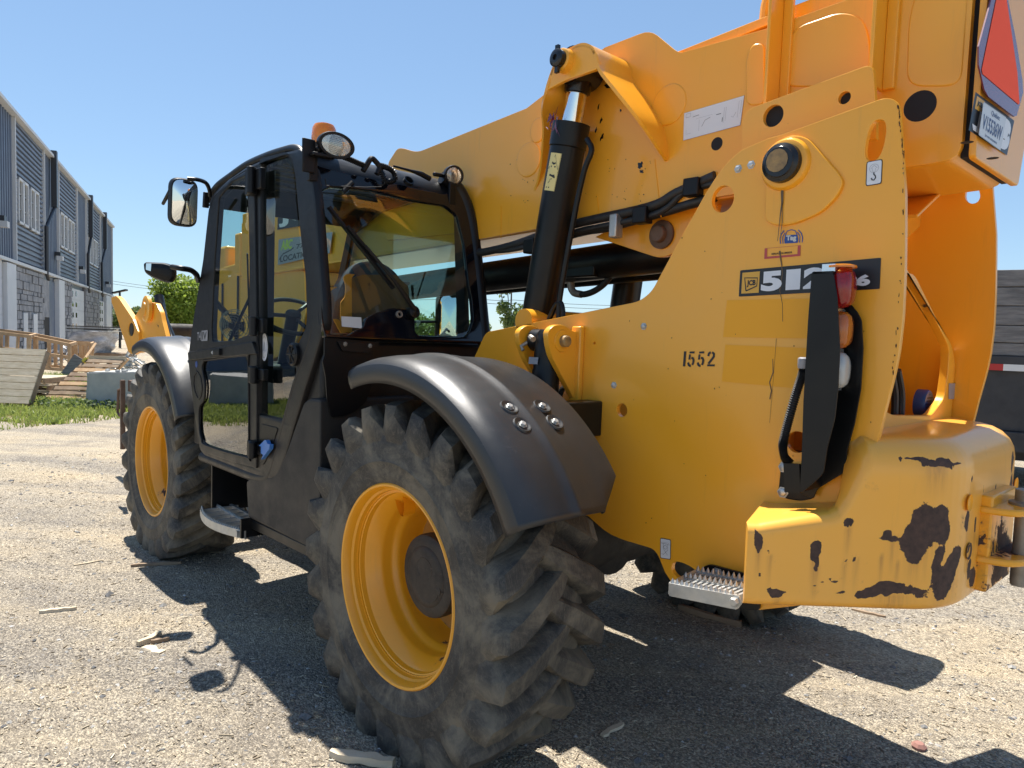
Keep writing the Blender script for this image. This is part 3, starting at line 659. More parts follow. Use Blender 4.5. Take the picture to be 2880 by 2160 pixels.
crate([(-60, 712), (64, 727), (60, 790), (-60, 780)], 'open crate frame of tan timber at the far left edge, behind the upright pallet', 19.4, 20.6, (14, -4))
crate([(152, 742), (196, 744), (190, 792), (160, 800)], 'small crate frame with diagonal brace next to the wrapped stack', 22, 23, (6, -3))
m = MB(); a_ = at_depth((150, 806), 18); bb = at_depth((-80, 806), 19)
m = MB(); m.bar(at_depth((144, 813), 17), at_depth((172, 772), 17), .30, .02, fwd); tag(m.build('loose_board', 'grey_plank', None, None), 'grey board leaning on the heap left of the wrapped stack', 'board')
m = MB(); m.bar(at_depth((168, 796), 17), at_depth((206, 742), 18.5), .05, .04, fwd); tag(m.build('loose_board', 'tan_wood', None, None), 'long thin pale batten leaning up towards the crate frames', 'board')
m = MB(); q0 = at_depth((60, 806), 17.5); q0.z = 0; m.bar(q0-rt*3+Vector((0, 0, .12)), q0+rt*1.4+Vector((0, 0, .12)), .5, .24); tag(m.build('concrete_kerb', 'concrete', None, None), 'low concrete kerb behind the grass on the left', 'kerb')

# grass
def blades(name, n, sampler, mat, hmin, hmax, label, w0=.006):
    V = []; F = []
    for i in range(n):
        x, y = sampler(); z = hgt(x, y)-.005; k = len(V); h_ = rng.uniform(hmin, hmax); a_ = rng.uniform(0, 2*math.pi); lx, ly = rng.normal(0, .35, 2)*h_; w_ = w0*rng.uniform(.7, 1.5); c_, s_ = math.cos(a_)*w_, math.sin(a_)*w_
        V += [(x-c_, y-s_, z), (x+c_, y+s_, z), (x+c_*.7+lx*.45, y+s_*.7+ly*.45, z+h_*.6), (x-c_*.7+lx*.45, y-s_*.7+ly*.45, z+h_*.6), (x+lx, y+ly, z+h_*.93)]; F += [(k, k+1, k+2, k+3), (k+3, k+2, k+4)]
    o = mesh(name, V, F, mat); tag(o, label, 'grass', None, 'stuff')
cornr = [G((-60, 935)), G((340, 905)), G((330, 868)), G((60, 880)), G((-60, 900))]
e0, e1 = G((0, 930)), G((290, 904)); ed = (e1-e0); eu = ed.normalized(); ev = Vector((-eu.y, eu.x, 0)); 
if ev.dot(fwd) < 0: ev = -ev
def gs():
    while True:
        s = rng.uniform(-9, 3.4); t = 4.2*rng.random()**1.3; nn = noise.noise(Vector((s*1.3, t*1.3, 2)))
        if t < .45+.9*noise.noise(Vector((s*1.8, 7, 1))) and rng.random() < .8: continue
        if nn < -.28 and rng.random() < .7: continue
        p = e0+eu*s+ev*t; return p.x, p.y
blades('grass', 42000, gs, 'grass', .03, .13, 'short green grass strip along the gravel edge on the left', .009)
blades('dry_grass', 9000, gs, 'dry_grass', .02, .08, 'dry straw mixed in the grass strip', .008)
c0 = G((130, 838))
blades('tall_grass', 3500, lambda: tuple((c0+rt*rng.normal(0, .45)+fwd*rng.normal(0, .6))[:2]), 'grass', .15, .42, 'taller bright green grass tuft behind the flat pallets', .012)
def gr2():
    a_ = ra.lerp(rb2, rng.uniform(-1.2, 2.0)); p = a_-nrm_*rng.uniform(-.5, 2.4); return p.x, p.y
blades('grass', 12000, gr2, 'grass', .04, .14, 'green grass in front of the off-frame concrete block seen in the door glass', .012)
# broad-leaved weeds at the foot of the block
V = []; F = []
for i in range(700):
    p = bc-fwd*rng.uniform(.3, .75)+rt*rng.uniform(-1.7, .6)+Vector((0, 0, rng.uniform(0, .16))); u = Vector(rng.normal(0, 1, 3)).normalized()*.035; v = u.orthogonal().normalized()*.022; k = len(V); V += [p-u, p+v, p+u, p-v]; F.append((k, k+1, k+2, k+3))
tag(mesh('weeds', V, F, 'leaf_mid'), 'leafy dark green weeds at the foot of the concrete block', 'weeds', None, 'stuff')

# ------------------------------------------------------------------ trees, poles, wires
def tree(o, h, cr, cz, n, mat, label, leaf=.16, trunk=.12, lobes=9, sx=1.0, group='trees beyond the yard', limbs=7, gap=.0):
    rg = random.Random(hash(label) % 9999 if 0 else int(abs(o.x*13+o.y*7))); r = thing('tree', label, 'tree', (o.x, o.y, 0), group)
    m = MB(); m.tube([(o.x, o.y, 0), (o.x+.1, o.y, cz*.6), (o.x, o.y+.1, h*.8)], [trunk, trunk*.7, trunk*.25], 8)
    C_ = []
    for k in range(lobes):
        a = rg.uniform(0, 6.28); e_ = rg.uniform(-.7, 1); rr = cr*rg.uniform(.25, .75); c = Vector((o.x+math.cos(a)*rr*sx, o.y+math.sin(a)*rr*sx, cz+e_*(h-cz)*.78)); C_.append((c, cr*rg.uniform(.28, .5)))
        if k < limbs: m.tube([(o.x, o.y, cz*.55), ((o.x+c.x)/2, (o.y+c.y)/2, (cz*.6+c.z)/2), c], [trunk*.5, trunk*.3, .02], 6)
    m.build('trunk', 'bark', r)
    g2 = np.random.default_rng(int(abs(o.x*31+o.y*17))+5); V = []; F = []
    for i in range(n):
        c, rr = C_[g2.integers(len(C_))]; d = g2.normal(0, 1, 3); d /= np.linalg.norm(d); q = c+Vector(d)*rr*(g2.random()**.45); q.z = max(q.z, .3)
        u = Vector(g2.normal(0, 1, 3)).normalized()*leaf*g2.uniform(.6, 1.2); v = u.orthogonal().normalized()*leaf*.55; k = len(V); V += [q-u, q+v, q+u*1.1, q-v]; F.append((k, k+1, k+2, k+3))
    mesh('crown', V, F, mat, r); return r
def AT(px, depth):
    p = at_depth(px, depth); return Vector((p.x, p.y, 0))
tree(AT((392, 700), 44), 4.6, 2.3, 2.6, 9000, 'leaf_bright', 'bright green bushy tree behind the boom head, left of the cab', .13, .12, 16)
tree(AT((420, 700), 52), 4.6, 2.6, 2.6, 6000, 'leaf_bright', 'second bright green tree half hidden behind the cab front', .14, .12, 12)
tree(AT((345, 690), 60), 3.6, 1.6, 2.0, 3000, 'leaf_bright', 'low green bush left of the bright tree, behind the boom head', .14, .1, 8)
tree(AT((1106, 700), 26), 4.15, .75, 2.6, 1900, 'leaf_mid', 'slender young tree between the cab and the lift cylinder', .075, .04, 13, 1.0)
for i, (x, d_, h_) in enumerate(((905, 46, 3.3), (930, 50, 2.7), (962, 48, 3.0), (1000, 52, 2.5), (1030, 46, 2.4))):
    tree(AT((x, 700), d_), h_, 1.6, h_*.5, 2200, 'leaf_mid' if i != 2 else 'leaf_bright', ['pointed dark green bush seen at the left of the rear window', 'low bush seen through the rear window, beside the pointed one', 'low bright bush behind the mirror in the rear window', 'low green bush right of the mirror in the rear window', 'last low bush at the right edge of the rear window'][i], .13, .08, 8, 1.1, 'bushes beyond the yard')
for i, (x, d_, h_) in enumerate(((262, 70, 3.6), (285, 75, 3.2))): tree(AT((x, 700), d_), h_, 1.8, h_*.5, 2200, 'leaf_mid', ['dark green tree just right of the building corner', 'dark green tree behind the boom head, near the building'][i], .16, .1, 8)
def pole(px, top, depth, name, label, arm=0, r=.1, fix='lamp'):
    b = AT(px, depth); t = at_depth((px[0]+ (top[0]-px[0]), top[1]), depth); r_ = thing(name, label, 'pole', (b.x, b.y, 0))
    m = MB(); m.tube([b, Vector((b.x, b.y, t.z))], [r, r*.75], 10); m.build('pole', 'downspout' if fix == 'lamp' else 'bark', r_)
    T = Vector((b.x, b.y, t.z))
    if fix == 'lamp': m = MB(); m.bar(T-rt*.45+Vector((0, 0, -.05)), T+rt*.45+Vector((0, 0, .18)), .3, .1); m.build('lamp_head', 'downspout', r_)
    else:
        m = MB(); m.bar(T-rt*1.2-Vector((0, 0, .5)), T+rt*1.2-Vector((0, 0, .35)), .12, .12); m.build('crossarm', 'bark', r_)
        for k in (-1.1, -.4, .4, 1.1): m = MB(); m.lathe([(.06, 0), (.08, .1), (.04, .2)], T+rt*k-Vector((0, 0, .42)), (0, 0, 1), 8, True, True); m.build('insulator', 'galvanised', r_)
        m = MB(); m.lathe([(.0, 0), (.22, 0), (.22, .7), (0, .75)], T+rt*.5-Vector((0, 0, 3.4)), (0, 0, 1), 12); m.build('transformer', 'galvanised', r_)
    return T
pole((259, 700), (259, 632), 46, 'street_lamp', 'dark lamp post with flat head, just right of the building corner', 0, .08); pole((345, 700), (345, 640), 58, 'street_lamp', 'dark lamp post with flat head, above the bright tree by the cab', 0, .08)
T1 = pole((993, 720), (996, 634), 62, 'utility_pole', 'wooden utility pole with transformer, seen through the rear window', 0, .13, 'util')
T2 = Vector(AT((1136, 700), 75)); m = MB(); m.tube([T2, T2+Vector((0, 0, 3.4))], .1, 8); tag(m.build('utility_pole', 'bark', None), 'short distant pole beside the slender tree', 'pole')
def wire(pts, r, label, sag=.25):
    m = MB(); P = []; 
    for i in range(len(pts)-1):
        for k in range(9): t = k/8; p = pts[i].lerp(pts[i+1], t); P.append(p-Vector((0, 0, sag*4*t*(1-t))))
    m.tube(P, r, 5, False); tag(m.build('power_line', 'wire', None), label, 'power line', 'overhead power lines')
wire([at_depth((243, 607), 75), at_depth((430, 629), 75), at_depth((700, 640), 75), at_depth((996, 637), 62)], .02, 'upper of the two wires in the sky between building and cab', .1)
wire([at_depth((243, 613), 75), at_depth((430, 634), 75), at_depth((700, 648), 75), at_depth((996, 645), 62)], .02, 'lower of the two wires in the sky between building and cab', .1)
wire([at_depth((996, 638), 62), at_depth((1110, 648), 70), at_depth((1400, 660), 90)], .025, 'upper wire running right from the utility pole', .2)
wire([at_depth((996, 645), 62), at_depth((1110, 656), 70), at_depth((1400, 668), 90)], .025, 'lower wire running right from the utility pole', .2)

# ------------------------------------------------------------------ timber-sided trailer at the right edge
tq = CAM+ray(2150, 760)*(8.3/ray(2150, 760).dot(_F)); tq.z = 0; tu = Vector((math.cos(R(16.2)), math.sin(R(16.2)), 0)); tu = -tu  # towards image right
if tu.dot(AR) < 0: tu = -tu
tn = Vector((-tu.y, tu.x, 0)); 
if tn.dot(CAM-tq) < 0: tn = -tn
TR = thing('trailer', 'black steel trailer with weathered grey timber sides, behind the machine at the right edge', 'trailer', tuple(tq))
def zof(py, px=2180): return hit((px, py), tq, tn).z
def tb_(mb, s0, s1, z0, z1, w0, w1):
    V = [tq+tu*s+tn*w_+Vector((0, 0, z)) for z in (z0, z1) for s, w_ in ((s0, w0), (s1, w0), (s1, w1), (s0, w1))]
    mb.add(V, [(3, 2, 1, 0), (4, 5, 6, 7), (0, 1, 5, 4), (1, 2, 6, 5), (2, 3, 7, 6), (3, 0, 4, 7)])
zs = [zof(p) for p in (582, 620, 661, 703, 741, 769)]
for i in range(5): m = MB(); tb_(m, -4, 5, zs[i+1]+.006, zs[i]-.004, -.05, random.uniform(-.004, .006)); bevel(m.build('plank', 'grey_plank', TR, None), .006)
m = MB(); tb_(m, -4, 5, zs[5], zs[0]-.02, -.12, -.055); m.build('gap_blocker', 'grey_plank', TR, None)  # unseen board added to block bright sky between the planks
m = MB(); tb_(m, -4, 5, zof(788)+.0, zs[5], -2.2, .03); tb_(m, -4, 5, zof(932), zof(800), -2.2, -.03); tb_(m, -4, 5, zof(800), zof(788), -2.2, .02); tb_(m, -4, 5, zof(975), zof(932), -2.2, .04)
tb_(m, -4, 5, zof(1000), zof(975), -2.0, -.3); V = [tq+tu*s+tn*.035+Vector((0, 0, z)) for s, z in ((-.35, zs[5]), (-.12, zs[5]), (-.12, zof(735)), (-.35, zof(700)))]; m.add(V, [(0, 1, 2, 3)]); bevel(m.build('frame', 'trailer_steel', TR, None), .01)
zt_, zb2 = zof(787), zof(801)
for k in range(-14, 18):
    a_ = hit((2167, 790), tq, tn); s0 = (a_-tq).dot(tu)+.30*k; m = MB(); tb_(m, s0-.30, s0, zb2, zt_, .02, .033); m.build('reflective_tape', 'red_tape' if k % 2 == 0 else 'white_tape', TR, None)
for s in (3.2, 4.4): m = MB(); m.lathe([(0, 0), (.3, 0), (.45, -.03), (.48, -.1), (.48, -.25)], tq+tu*s+Vector((0, 0, .48))-tn*.3, tn, 30); m.build('wheel', 'dark_steel', TR)

# ------------------------------------------------------------------ the telehandler
TH = thing('telehandler', 'yellow telehandler with black cab, long boom and rust-chipped counterweight, parked on the gravel', 'telehandler', (1.2, -1.18, 0))
WB, RZ = 3.1, .635

def tyre_mb(seed):
    rg = random.Random(seed); mb = MB(); c = -.205
    prof = [(.383, 0.0), (.40, .012), (.43, .02), (.47, .024), (.475, .028), (.482, .024), (.52, .026), (.57, .018), (.61, -.006), (.632, -.045), (.643, -.10), (.647, -.205),
            (.643, -.31), (.632, -.365), (.61, -.404), (.57, -.428), (.52, -.436), (.47, -.434), (.43, -.43), (.383, -.41)]
    mb.lathe(prof, (0, 0, 0), (0, 1, 0), 96)
    n = 24
    for s in (1, -1):
        for i in range(n):
            th0 = 2*math.pi*(i+(.5 if s < 0 else 0))/n + rg.uniform(-.008, .008)
            secs = [(-.045, .640, -.045, .690, .100, .062, -15.5), (.0, .642, .0, .700, .108, .078, -12.5), (.06, .642, .06, .703, .114, .086, -9.5), (.125, .636, .125, .704, .124, .090, -6.0),
                    (.175, .622, .182, .702, .150, .094, -3.2), (.205, .606, .226, .690, .168, .088, -1.2), (.216, .592, .242, .655, .165, .074, .0), (.220, .575, .243, .615, .15, .056, .6), (.226, .552, .234, .56, .10, .03, 1)]
            V = []
            for (yb, rb, yt, rt, wb, wt, da) in secs:
                th = th0+R(da); rb += 0; k = rg.uniform(-.002, .002)
                for wd, f in ((-wb/2, 0), (-wt/2-.004, .78), (-wt/2+.008, 1), (wt/2-.008, 1), (wt/2+.004, .78), (wb/2, 0)):
                    y = yb+(yt-yb)*f; r = rb+(rt-rb)*f+k*f; a = th+wd/r
                    V.append((r*math.cos(a), c+s*y, r*math.sin(a)))
            F = []; m = len(secs)
            for j in range(m-1):
                for q in range(5): F.append((j*6+q, j*6+q+1, (j+1)*6+q+1, (j+1)*6+q))
            F.append(tuple(range(6))); F.append(tuple(reversed(range((m-1)*6, m*6))))
            mb.add(V, F)
    return mb
def wheel(x, ysign=1, y=0, label=None):
    w = Matrix.Translation((x, y, RZ)) @ Matrix.Rotation(0 if ysign > 0 else math.pi, 4, 'Z')
    return w
WTY = tyre_mb(3)
def make_wheel(x, y, flip, spin):
    w = Matrix.Translation((x, y, RZ)) @ (Matrix.Rotation(math.pi, 4, 'Z') if flip else Matrix.Identity(4)) @ Matrix.Rotation(R(spin), 4, 'Y')
    e = bpy.data.objects.new('wheel', None); put(e, TH, w)
    if not WHEELP:
        mb = MB(); V, F = WTY.V, WTY.F; mb.V, mb.F, mb.m = V, F, [0]*len(F); o = mb.build('tyre', 'rubber', None, 38); WHEELP.append(('tyre', o.data))
        mb = MB()
        mb.lathe([(.383, -.02), (.390, -.008), (.391, .004), (.385, .010), (.377, .008), (.371, -.002), (.366, -.026), (.358, -.033), (.3555, -.050), (.351, -.050), (.351, -.056), (.346, -.058), (.343, -.078), (.333, -.088), (.318, -.118), (.307, -.135),
                  (.303, -.150), (.303, -.178), (.297, -.192), (.286, -.205), (.283, -.22), (.283, -.30), (.275, -.318)], (0, 0, 0), (0, 1, 0), 96)
        mb.cur = 1; mb.lathe([(.275, -.318), (.255, -.322), (.20, -.315), (.165, -.30)], (0, 0, 0), (0, 1, 0), 96); mb.cur = 0
        mb.lathe([(.383, -.40), (.36, -.38), (.33, -.33), (.30, -.32), (.28, -.31)], (0, 0, 0), (0, 1, 0), 64)
        # bent lifting loop welded inside
        a = R(67); cx, cz = .325*math.cos(a), .325*math.sin(a)
        for k in range(9): pass
        loop = [(-.20+.10, -.02), (-.16, -.018), (-.2, .0)]
        ox = Matrix.Rotation(-math.pi/2+a, 4, 'Y')
        pts = []
        for k in range(13):
            t = math.pi*k/12; pts.append(Vector((.325*math.cos(a-.09*math.cos(t)), -.10, .325*math.sin(a-.09*math.cos(t)))) - Vector((math.cos(a), 0, math.sin(a)))*.075*math.sin(t))
        V = []
        for p in pts: V += [p, p+Vector((0, -.055, 0))]
        V2 = [v*1.0 + Vector((math.cos(a), 0, math.sin(a)))*.005 for v in V]
        mb.add(V, [(2*i, 2*i+1, 2*i+3, 2*i+2) for i in range(12)]); mb.add(V2, [(2*i+2, 2*i+3, 2*i+1, 2*i) for i in range(12)])
        for k in range(10):
            t = 2*math.pi*(k+.3)/10; mb.bolt((.225*math.cos(t), -.312, .225*math.sin(t)), (0, 1, 0), .014, .02)
        o = mb.build('rim', ['yellow_rim', 'yellow_disc'], None, 30, None, False); WHEELP.append(('rim', o.data))
        mb = MB()
        mb.lathe([(0, -.142), (.10, -.142), (.118, -.146), (.122, -.150), (.150, -.152), (.163, -.160), (.167, -.175), (.167, -.205)], (0, 0, 0), (0, 1, 0), 44)
        mb.tube([(.05*math.cos(t), -.146, .035+.04*math.sin(t)) for t in [R(q) for q in range(-60, 250, 20)]], .006, 6)
        mb.tube([(-.02+.075*math.cos(t), -.146, -.035+.055*math.sin(t)) for t in [R(q) for q in range(-200, 60, 20)]], .005, 6)
        mb.bolt((-.095, -.148, -.03), (0, 1, 0), .017, .006)
        o = mb.build('hub_cap', 'tank_plastic', None, 35, None, False); WHEELP.append(('hub_cap', o.data))
        mb = MB(); mb.lathe([(.160, -.2), (.150, -.24), (.165, -.31)], (0, 0, 0), (0, 1, 0), 40)
        o = mb.build('hub', 'rusty_steel', None, 35, None, False); WHEELP.append(('hub', o.data))
        for n_, d in WHEELP:
            ob = [q for q in sc.objects if q.data == d][0]; bpy.data.objects.remove(ob)
    for n_, d in WHEELP: put(bpy.data.objects.new(n_, d), e, w)
    return e
WHEELP = []
make_wheel(0, 0, False, 0); make_wheel(WB, 0, False, -97); make_wheel(0, -2.6, True, 20); make_wheel(WB, -2.6, True, 50)

# axles and underside
m = MB(); m.tube([(0, -.42, RZ), (0, -.75, RZ), (0, -.95, RZ), (0, -1.4, RZ), (0, -2.2, RZ)], [.10, .11, .17, .17, .1], 20)
m.box((-.12, -.72, .5), (.12, -.55, .8)); m.tube([(.0, -1.18, RZ), (WB, -1.18, RZ+.05)], .05, 12); m.lathe([(0, -.2), (.17, -.14), (.2, 0), (.17, .14), (0, .2)], (0.02, -1.18, RZ), (1, 0, 0), 20)
m.build('rear_axle', 'dark_steel', TH)
m = MB(); m.tube([(WB, -.42, RZ), (WB, -.8, RZ), (WB, -1.0, RZ), (WB, -1.4, RZ), (WB, -2.2, RZ)], [.10, .11, .17, .15, .1], 20); m.build('front_axle', 'dark_steel', TH)
m = MB(); m.box((-.2, -1.58, .80), (4.0, -.74, 1.12)); m.box((-.2, -2.15, .62), (2.3, -1.67, 1.5)); m.box((-1.30, -1.62, .90), (-.2, -.73, 1.22)); m.box((.9, -1.04, .68), (2.2, -.3, .86)); m.box((3.6, -1.5, .75), (4.15, -.8, 1.3))  # engine pod stretched back and rear floor box added to block sun underneath
bevel(m.build('chassis', 'dark_steel', TH), .02)
m = MB(); m.bar((4.2, -.28, 1.0), (4.2, -2.0, 1.0), .12, .12); m.build('front_beam', 'rusty_steel', TH)
# steel post with handle at the machine's front corner
m = MB(); a = Y(-.2, (266, 970)); b = Y(-.2, (269, 822)); m.box((a.x-.02, -.215, a.z), (a.x+.02, -.18, b.z))
m.box((a.x-1.2, -.30, b.z-.10), (a.x, -.24, b.z)); m.box((a.x-1.2, -.30, .80), (a.x, -.24, .88))
h = [Y(-.2, p) for p in ((266, 838), (256, 842), (254, 890), (258, 898), (266, 895))]; m.tube(h, .012, 8)
m.build('front_post', 'rusty_steel', TH)

# ---- chassis side plates
near = [(1049.7, 717.5), (1381, 651), (1408, 629), (1423, 601), (1461, 531), (1523.6, 418.7), (1551, 375), (1579, 342.5), (1604, 322.5), (1659, 299), (1691, 290), (1909, 211), (1932, 214), (1941.5, 228),
        (1946.5, 300), (1955, 415), (1955, 484), (1954, 584), (1950, 684), (1941.5, 759), (1931, 811), (1911, 889), (1896, 954), (1876, 996), (1850, 1100), (1800, 1300), (1640, 1318), (1500, 1275), (1449, 1256), (1436, 1236), (1421, 1198), (1409, 1185), (1341.5, 1165), (1311, 1151), (1270, 1115), (1020, 1060), (985, 860), (1021, 779)]
PN = PY(-.7); PF = PY(-1.64)
ol = PN.px(near); ol = rnd(ol, [.03]+[.06]*3+[.0]*2+[.05]*2+[0]*3+[.03]*3+[.02]*12+[.0]*4+[.04]*4+[.0]*7, 4)
def hole(px, r, ry=None, pl=PN): a, b = pl.px([px])[0]; return ell(a, b, r, ry)
def obl(px, rx, ry, rot, pl=PN):
    a, b = pl.px([px])[0]; e = [Vector((rx*math.copysign(abs(math.cos(t))**.8, math.cos(t)), ry*math.copysign(abs(math.sin(t))**.8, math.sin(t)))) for t in [2*math.pi*i/28 for i in range(28)]]
    rm = Matrix.Rotation(rot, 2); return [(a+(rm @ v).x, b+(rm @ v).y) for v in e]
H = [hole((1561, 430), .042, .045), hole((1343, 886), .026), obl((1891, 303), .026, .058, -.12), obl((1478, 1236), .055, .031, -.12), hole((1283.5, 741), .006), hole((1722, 955), .034)]
plate('side_plate', PN, ol, .022, 'yellow', TH, H, .002)
of = [(x, z) for x, z in ol]
tear = PF.px([(2090, 388), (2100, 382), (2109, 388), (2118, 425), (2112, 437), (2099, 441), (2087, 434), (2084, 424)])
plate('side_plate', PF, of, .022, 'yellow', TH, [rnd(tear, .01, 2), hole((1561, 430), .042, .045, PN)], .002)
# raised pivot pad
pad = PN.px([(1655, 478), (1657, 380), (1668, 325), (1702, 292), (1745, 296), (1815, 375), (1826, 395), (1812, 425), (1775, 462), (1715, 486), (1680, 489)])
pp = plate('pivot_pad', PN, rnd(pad, .03, 5), .014, 'yellow', TH, (), .006, .012)
m = MB(); pv = Y(-.7, (1701, 357)); m.lathe([(.082, .008), (.082, .014), (.074, .026), (.060, .030)], pv, (0, 1, 0), 40, False, True); m.build('pivot_boss', 'yellow', TH)
m = MB(); m.lathe([(.062, .022), (.060, .05), (.048, .056), (.046, .060), (.0, .062)], pv, (0, 1, 0), 36, False, False); m.build('pivot_pin', 'grease', TH)
m = MB(); m.lathe([(.036, .0625), (.0, .0635)], pv+Vector((.004, 0, .004)), (0, 1, 0), 14); m.build('pin_face', 'pin_metal', TH)
# oil run down from the pin
d = Decal(PN.P(-pv.x-.1, pv.z-.6), PN.P(-pv.x+.1, pv.z-.6), PN.P(-pv.x-.1, pv.z), .016)
def runs(d, pts, w0, w1):
    P = [Vector(p) for p in pts]; V = []
    for i, p in enumerate(P):
        w_ = w0+(w1-w0)*i/(len(P)-1); w_ *= random.uniform(.6, 1.3); V += [(p.x-w_, p.y), (p.x+w_, p.y)]
    d.put2(V, [(2*i, 2*i+2, 2*i+3, 2*i+1) for i in range(len(P)-1)], 'oil')
runs(d, [(.47, .92), (.48, .85), (.49, .8), (.47, .74), (.46, .66), (.45, .6)], .022, .004); runs(d, [(.49, .8), (.51, .7), (.49, .6)], .006, .004)
d.build('oil_stain', TH)
d = Decal(PN.P(-pv.x-.1, pv.z-1.1), PN.P(-pv.x+.1, pv.z-1.1), PN.P(-pv.x-.1, pv.z), .0022)
runs(d, [(.46, .755), (.5, .72), (.53, .69), (.5, .64), (.56, .6), (.58, .55)], .012, .004); runs(d, [(.45, .44), (.47, .40), (.42, .37), (.46, .345), (.44, .32)], .006, .012); runs(d, [(.49, .5), (.48, .38), (.46, .25)], .003, .002)
d.build('oil_stain', TH)
for px in ((1391, 705), (1326.5, 832), (1595, 358+7), (1623, 356)):
    q = Y(-.7, px); m = MB(); m.bolt(q, (0, 1, 0), .010, .008); m.build('bolt', 'galvanised', TH)
# second sheet between boom and chassis plate
PS = PY(-.80)
s2 = PS.px([(1602, 345), (1603, 240), (1886, 136), (1893, 250), (1893, 300)])
plate('pivot_sheet', PS, rnd(s2, [.0, .05, .03, 0, 0]), .02, 'yellow', TH, [hole((1670, 250), .036, None, PS), hole((1824, 211), .019, None, PS)], .002)

# ---- decals on the near plate
z5 = zm(1980, 400); z7 = zm(1980, 900); z4 = zm(2160, 0); z3 = zm(1600, 0); z1b = zm(1080, 80); z9 = zm(1300, 880); z10 = zm(1600, 1300)
def dec(y, q, off=.0015): return Decal(Y(y, q[0]), Y(y, q[1]), Y(y, q[2]), off)
# worn paint patches
for q in (z5((165, 1700), (905, 1700), (200, 1365)), z7((155, 535), (860, 590), (180, 215))):
    pass
m = []
def quadpatch(name, pts, mat, y=-.7, off=.0012):
    V = [Y(y, p)+Vector((0, off, 0)) for p in pts]; return mesh(name, V, [tuple(range(len(V)))], mat, TH)
quadpatch('paint_patch', z5((200, 1365), (930, 1350))+z7((905, 160), (165, 148)), 'yellow_patch')
quadpatch('paint_patch', z7((185, 213), (900, 243), (850, 597), (155, 530)), 'yellow_patch')
# model strip
q = z5((302, 1335), (1520, 1268), (315, 1108)); d = dec(-.7, q)
V = [Y(-.7, p) for p in z5((302, 1335), (1520, 1268), (1532, 998), (315, 1108))]
class WarpDecal(Decal):
    def __init__(s, q, off=.0015):
        super().__init__(q[0], q[1], q[3], off); s.q = q
    def put2(s, pts, faces, m):
        k = len(s.V); h = s.off+s.L*.0006; a, b, c, e = s.q
        s.V += [(a*(1-x)+b*x)*(1-y)+(e*(1-x)+c*x)*y+s.n*h for x, y in pts]
        s.F += [tuple(i+k for i in f) for f in faces]; s.fm += [s.mi(m)]*len(faces); return s
d = WarpDecal(V); d.poly(rnd([(0, 0), (1, 0), (1, 1), (0, 1)], .02, 3), 'decal_black').up()
d.rect(.02, .11, .16, .9, 'decal_logo').up()
d.ring([(.058, .2), (.142, .36), (.145, .66), (.042, .7)], .045, 'decal_black')
d.text('JCB', .062, .34, .133, .6, 'decal_black', .05, .0)
d.text('5', .176, .14, .335, .87, 'decal_white', .055); d.text('1', .365, .14, .47, .87, 'decal_white', .055); d.text('2', .492, .14, .655, .87, 'decal_white', .055)
d.rect(.69, .34, .73, .42, 'decal_white'); d.text('5', .745, .13, .835, .50, 'decal_white', .055); d.text('6', .85, .13, .94, .50, 'decal_white', .055)
d.build('model_strip', TH)
# stencilled fleet number
V = [Y(-.7, p) for p in z9((1908, 462), (2190, 462), (2196, 332), (1918, 332))]
d = WarpDecal(V); W = .14
d.rect(.0, .0, .075, 1, 'decal_black')
def stn5(x):
    d.poly([(x+.03, .98), (x+.19, 1.0), (x+.19, .86), (x+.035, .86)], 'decal_black'); d.poly([(x+.02, .8), (x+.075, .8), (x+.075, .45), (x+.01, .45)], 'decal_black')
    d.ribbon([(x+.10, .56), (x+.15, .54), (x+.175, .42), (x+.165, .2), (x+.14, .1)], .16, 'decal_black'); d.ribbon([(x+.01, .26), (x+.03, .1), (x+.07, .04), (x+.10, .05)], .16, 'decal_black')
stn5(.15); stn5(.45)
d.ribbon([(.77, .68), (.785, .86), (.84, .94)], .16, 'decal_black'); d.ribbon([(.88, .94), (.935, .84), (.935, .64), (.86, .4), (.80, .22), (.785, .17)], .16, 'decal_black'); d.rect(.75, .0, .98, .13, 'decal_black')
d.build('fleet_number', TH)
# tag mark
V = [Y(-.7, p) for p in z5((655, 885), (858, 872), (858, 750), (655, 758))]
d = WarpDecal(V)
d.poly([(.22, .05), (.78, .05), (.8, .3), (.76, .62), (.24, .62), (.2, .3)], 'decal_blue'); d.ribbon([(.25, .62), (.33, .9), (.5, .98), (.67, .9), (.75, .62)], .06, 'decal_blue')
d.ribbon([(.2, .95), (.07, .7), (.02, .4), (.04, .05)], .07, 'decal_blue'); d.ribbon([(.8, .95), (.93, .7), (.98, .4), (.96, .05)], .07, 'decal_blue'); d.ribbon([(.24, .8), (.13, .5), (.15, .05)], .06, 'decal_blue'); d.ribbon([(.76, .8), (.87, .5), (.85, .05)], .06, 'decal_blue')
d.up().text('Tag', .29, .14, .72, .6, 'paper', .05); d.build('tag_sticker', TH)
V = [Y(-.7, p) for p in z5((522, 1010), (834, 983), (838, 890), (526, 918))]
d = WarpDecal(V); d.rect(0, 0, 1, .2, 'decal_red'); d.rect(0, .2, .08, 1, 'decal_red'); d.rect(.92, .2, 1, 1, 'decal_red'); d.rect(.08, .97, .92, 1, 'decal_red'); d.text('SERIAL NUMBER', .2, .32, .78, .5, 'decal_black', .02); d.build('serial_sticker', TH)
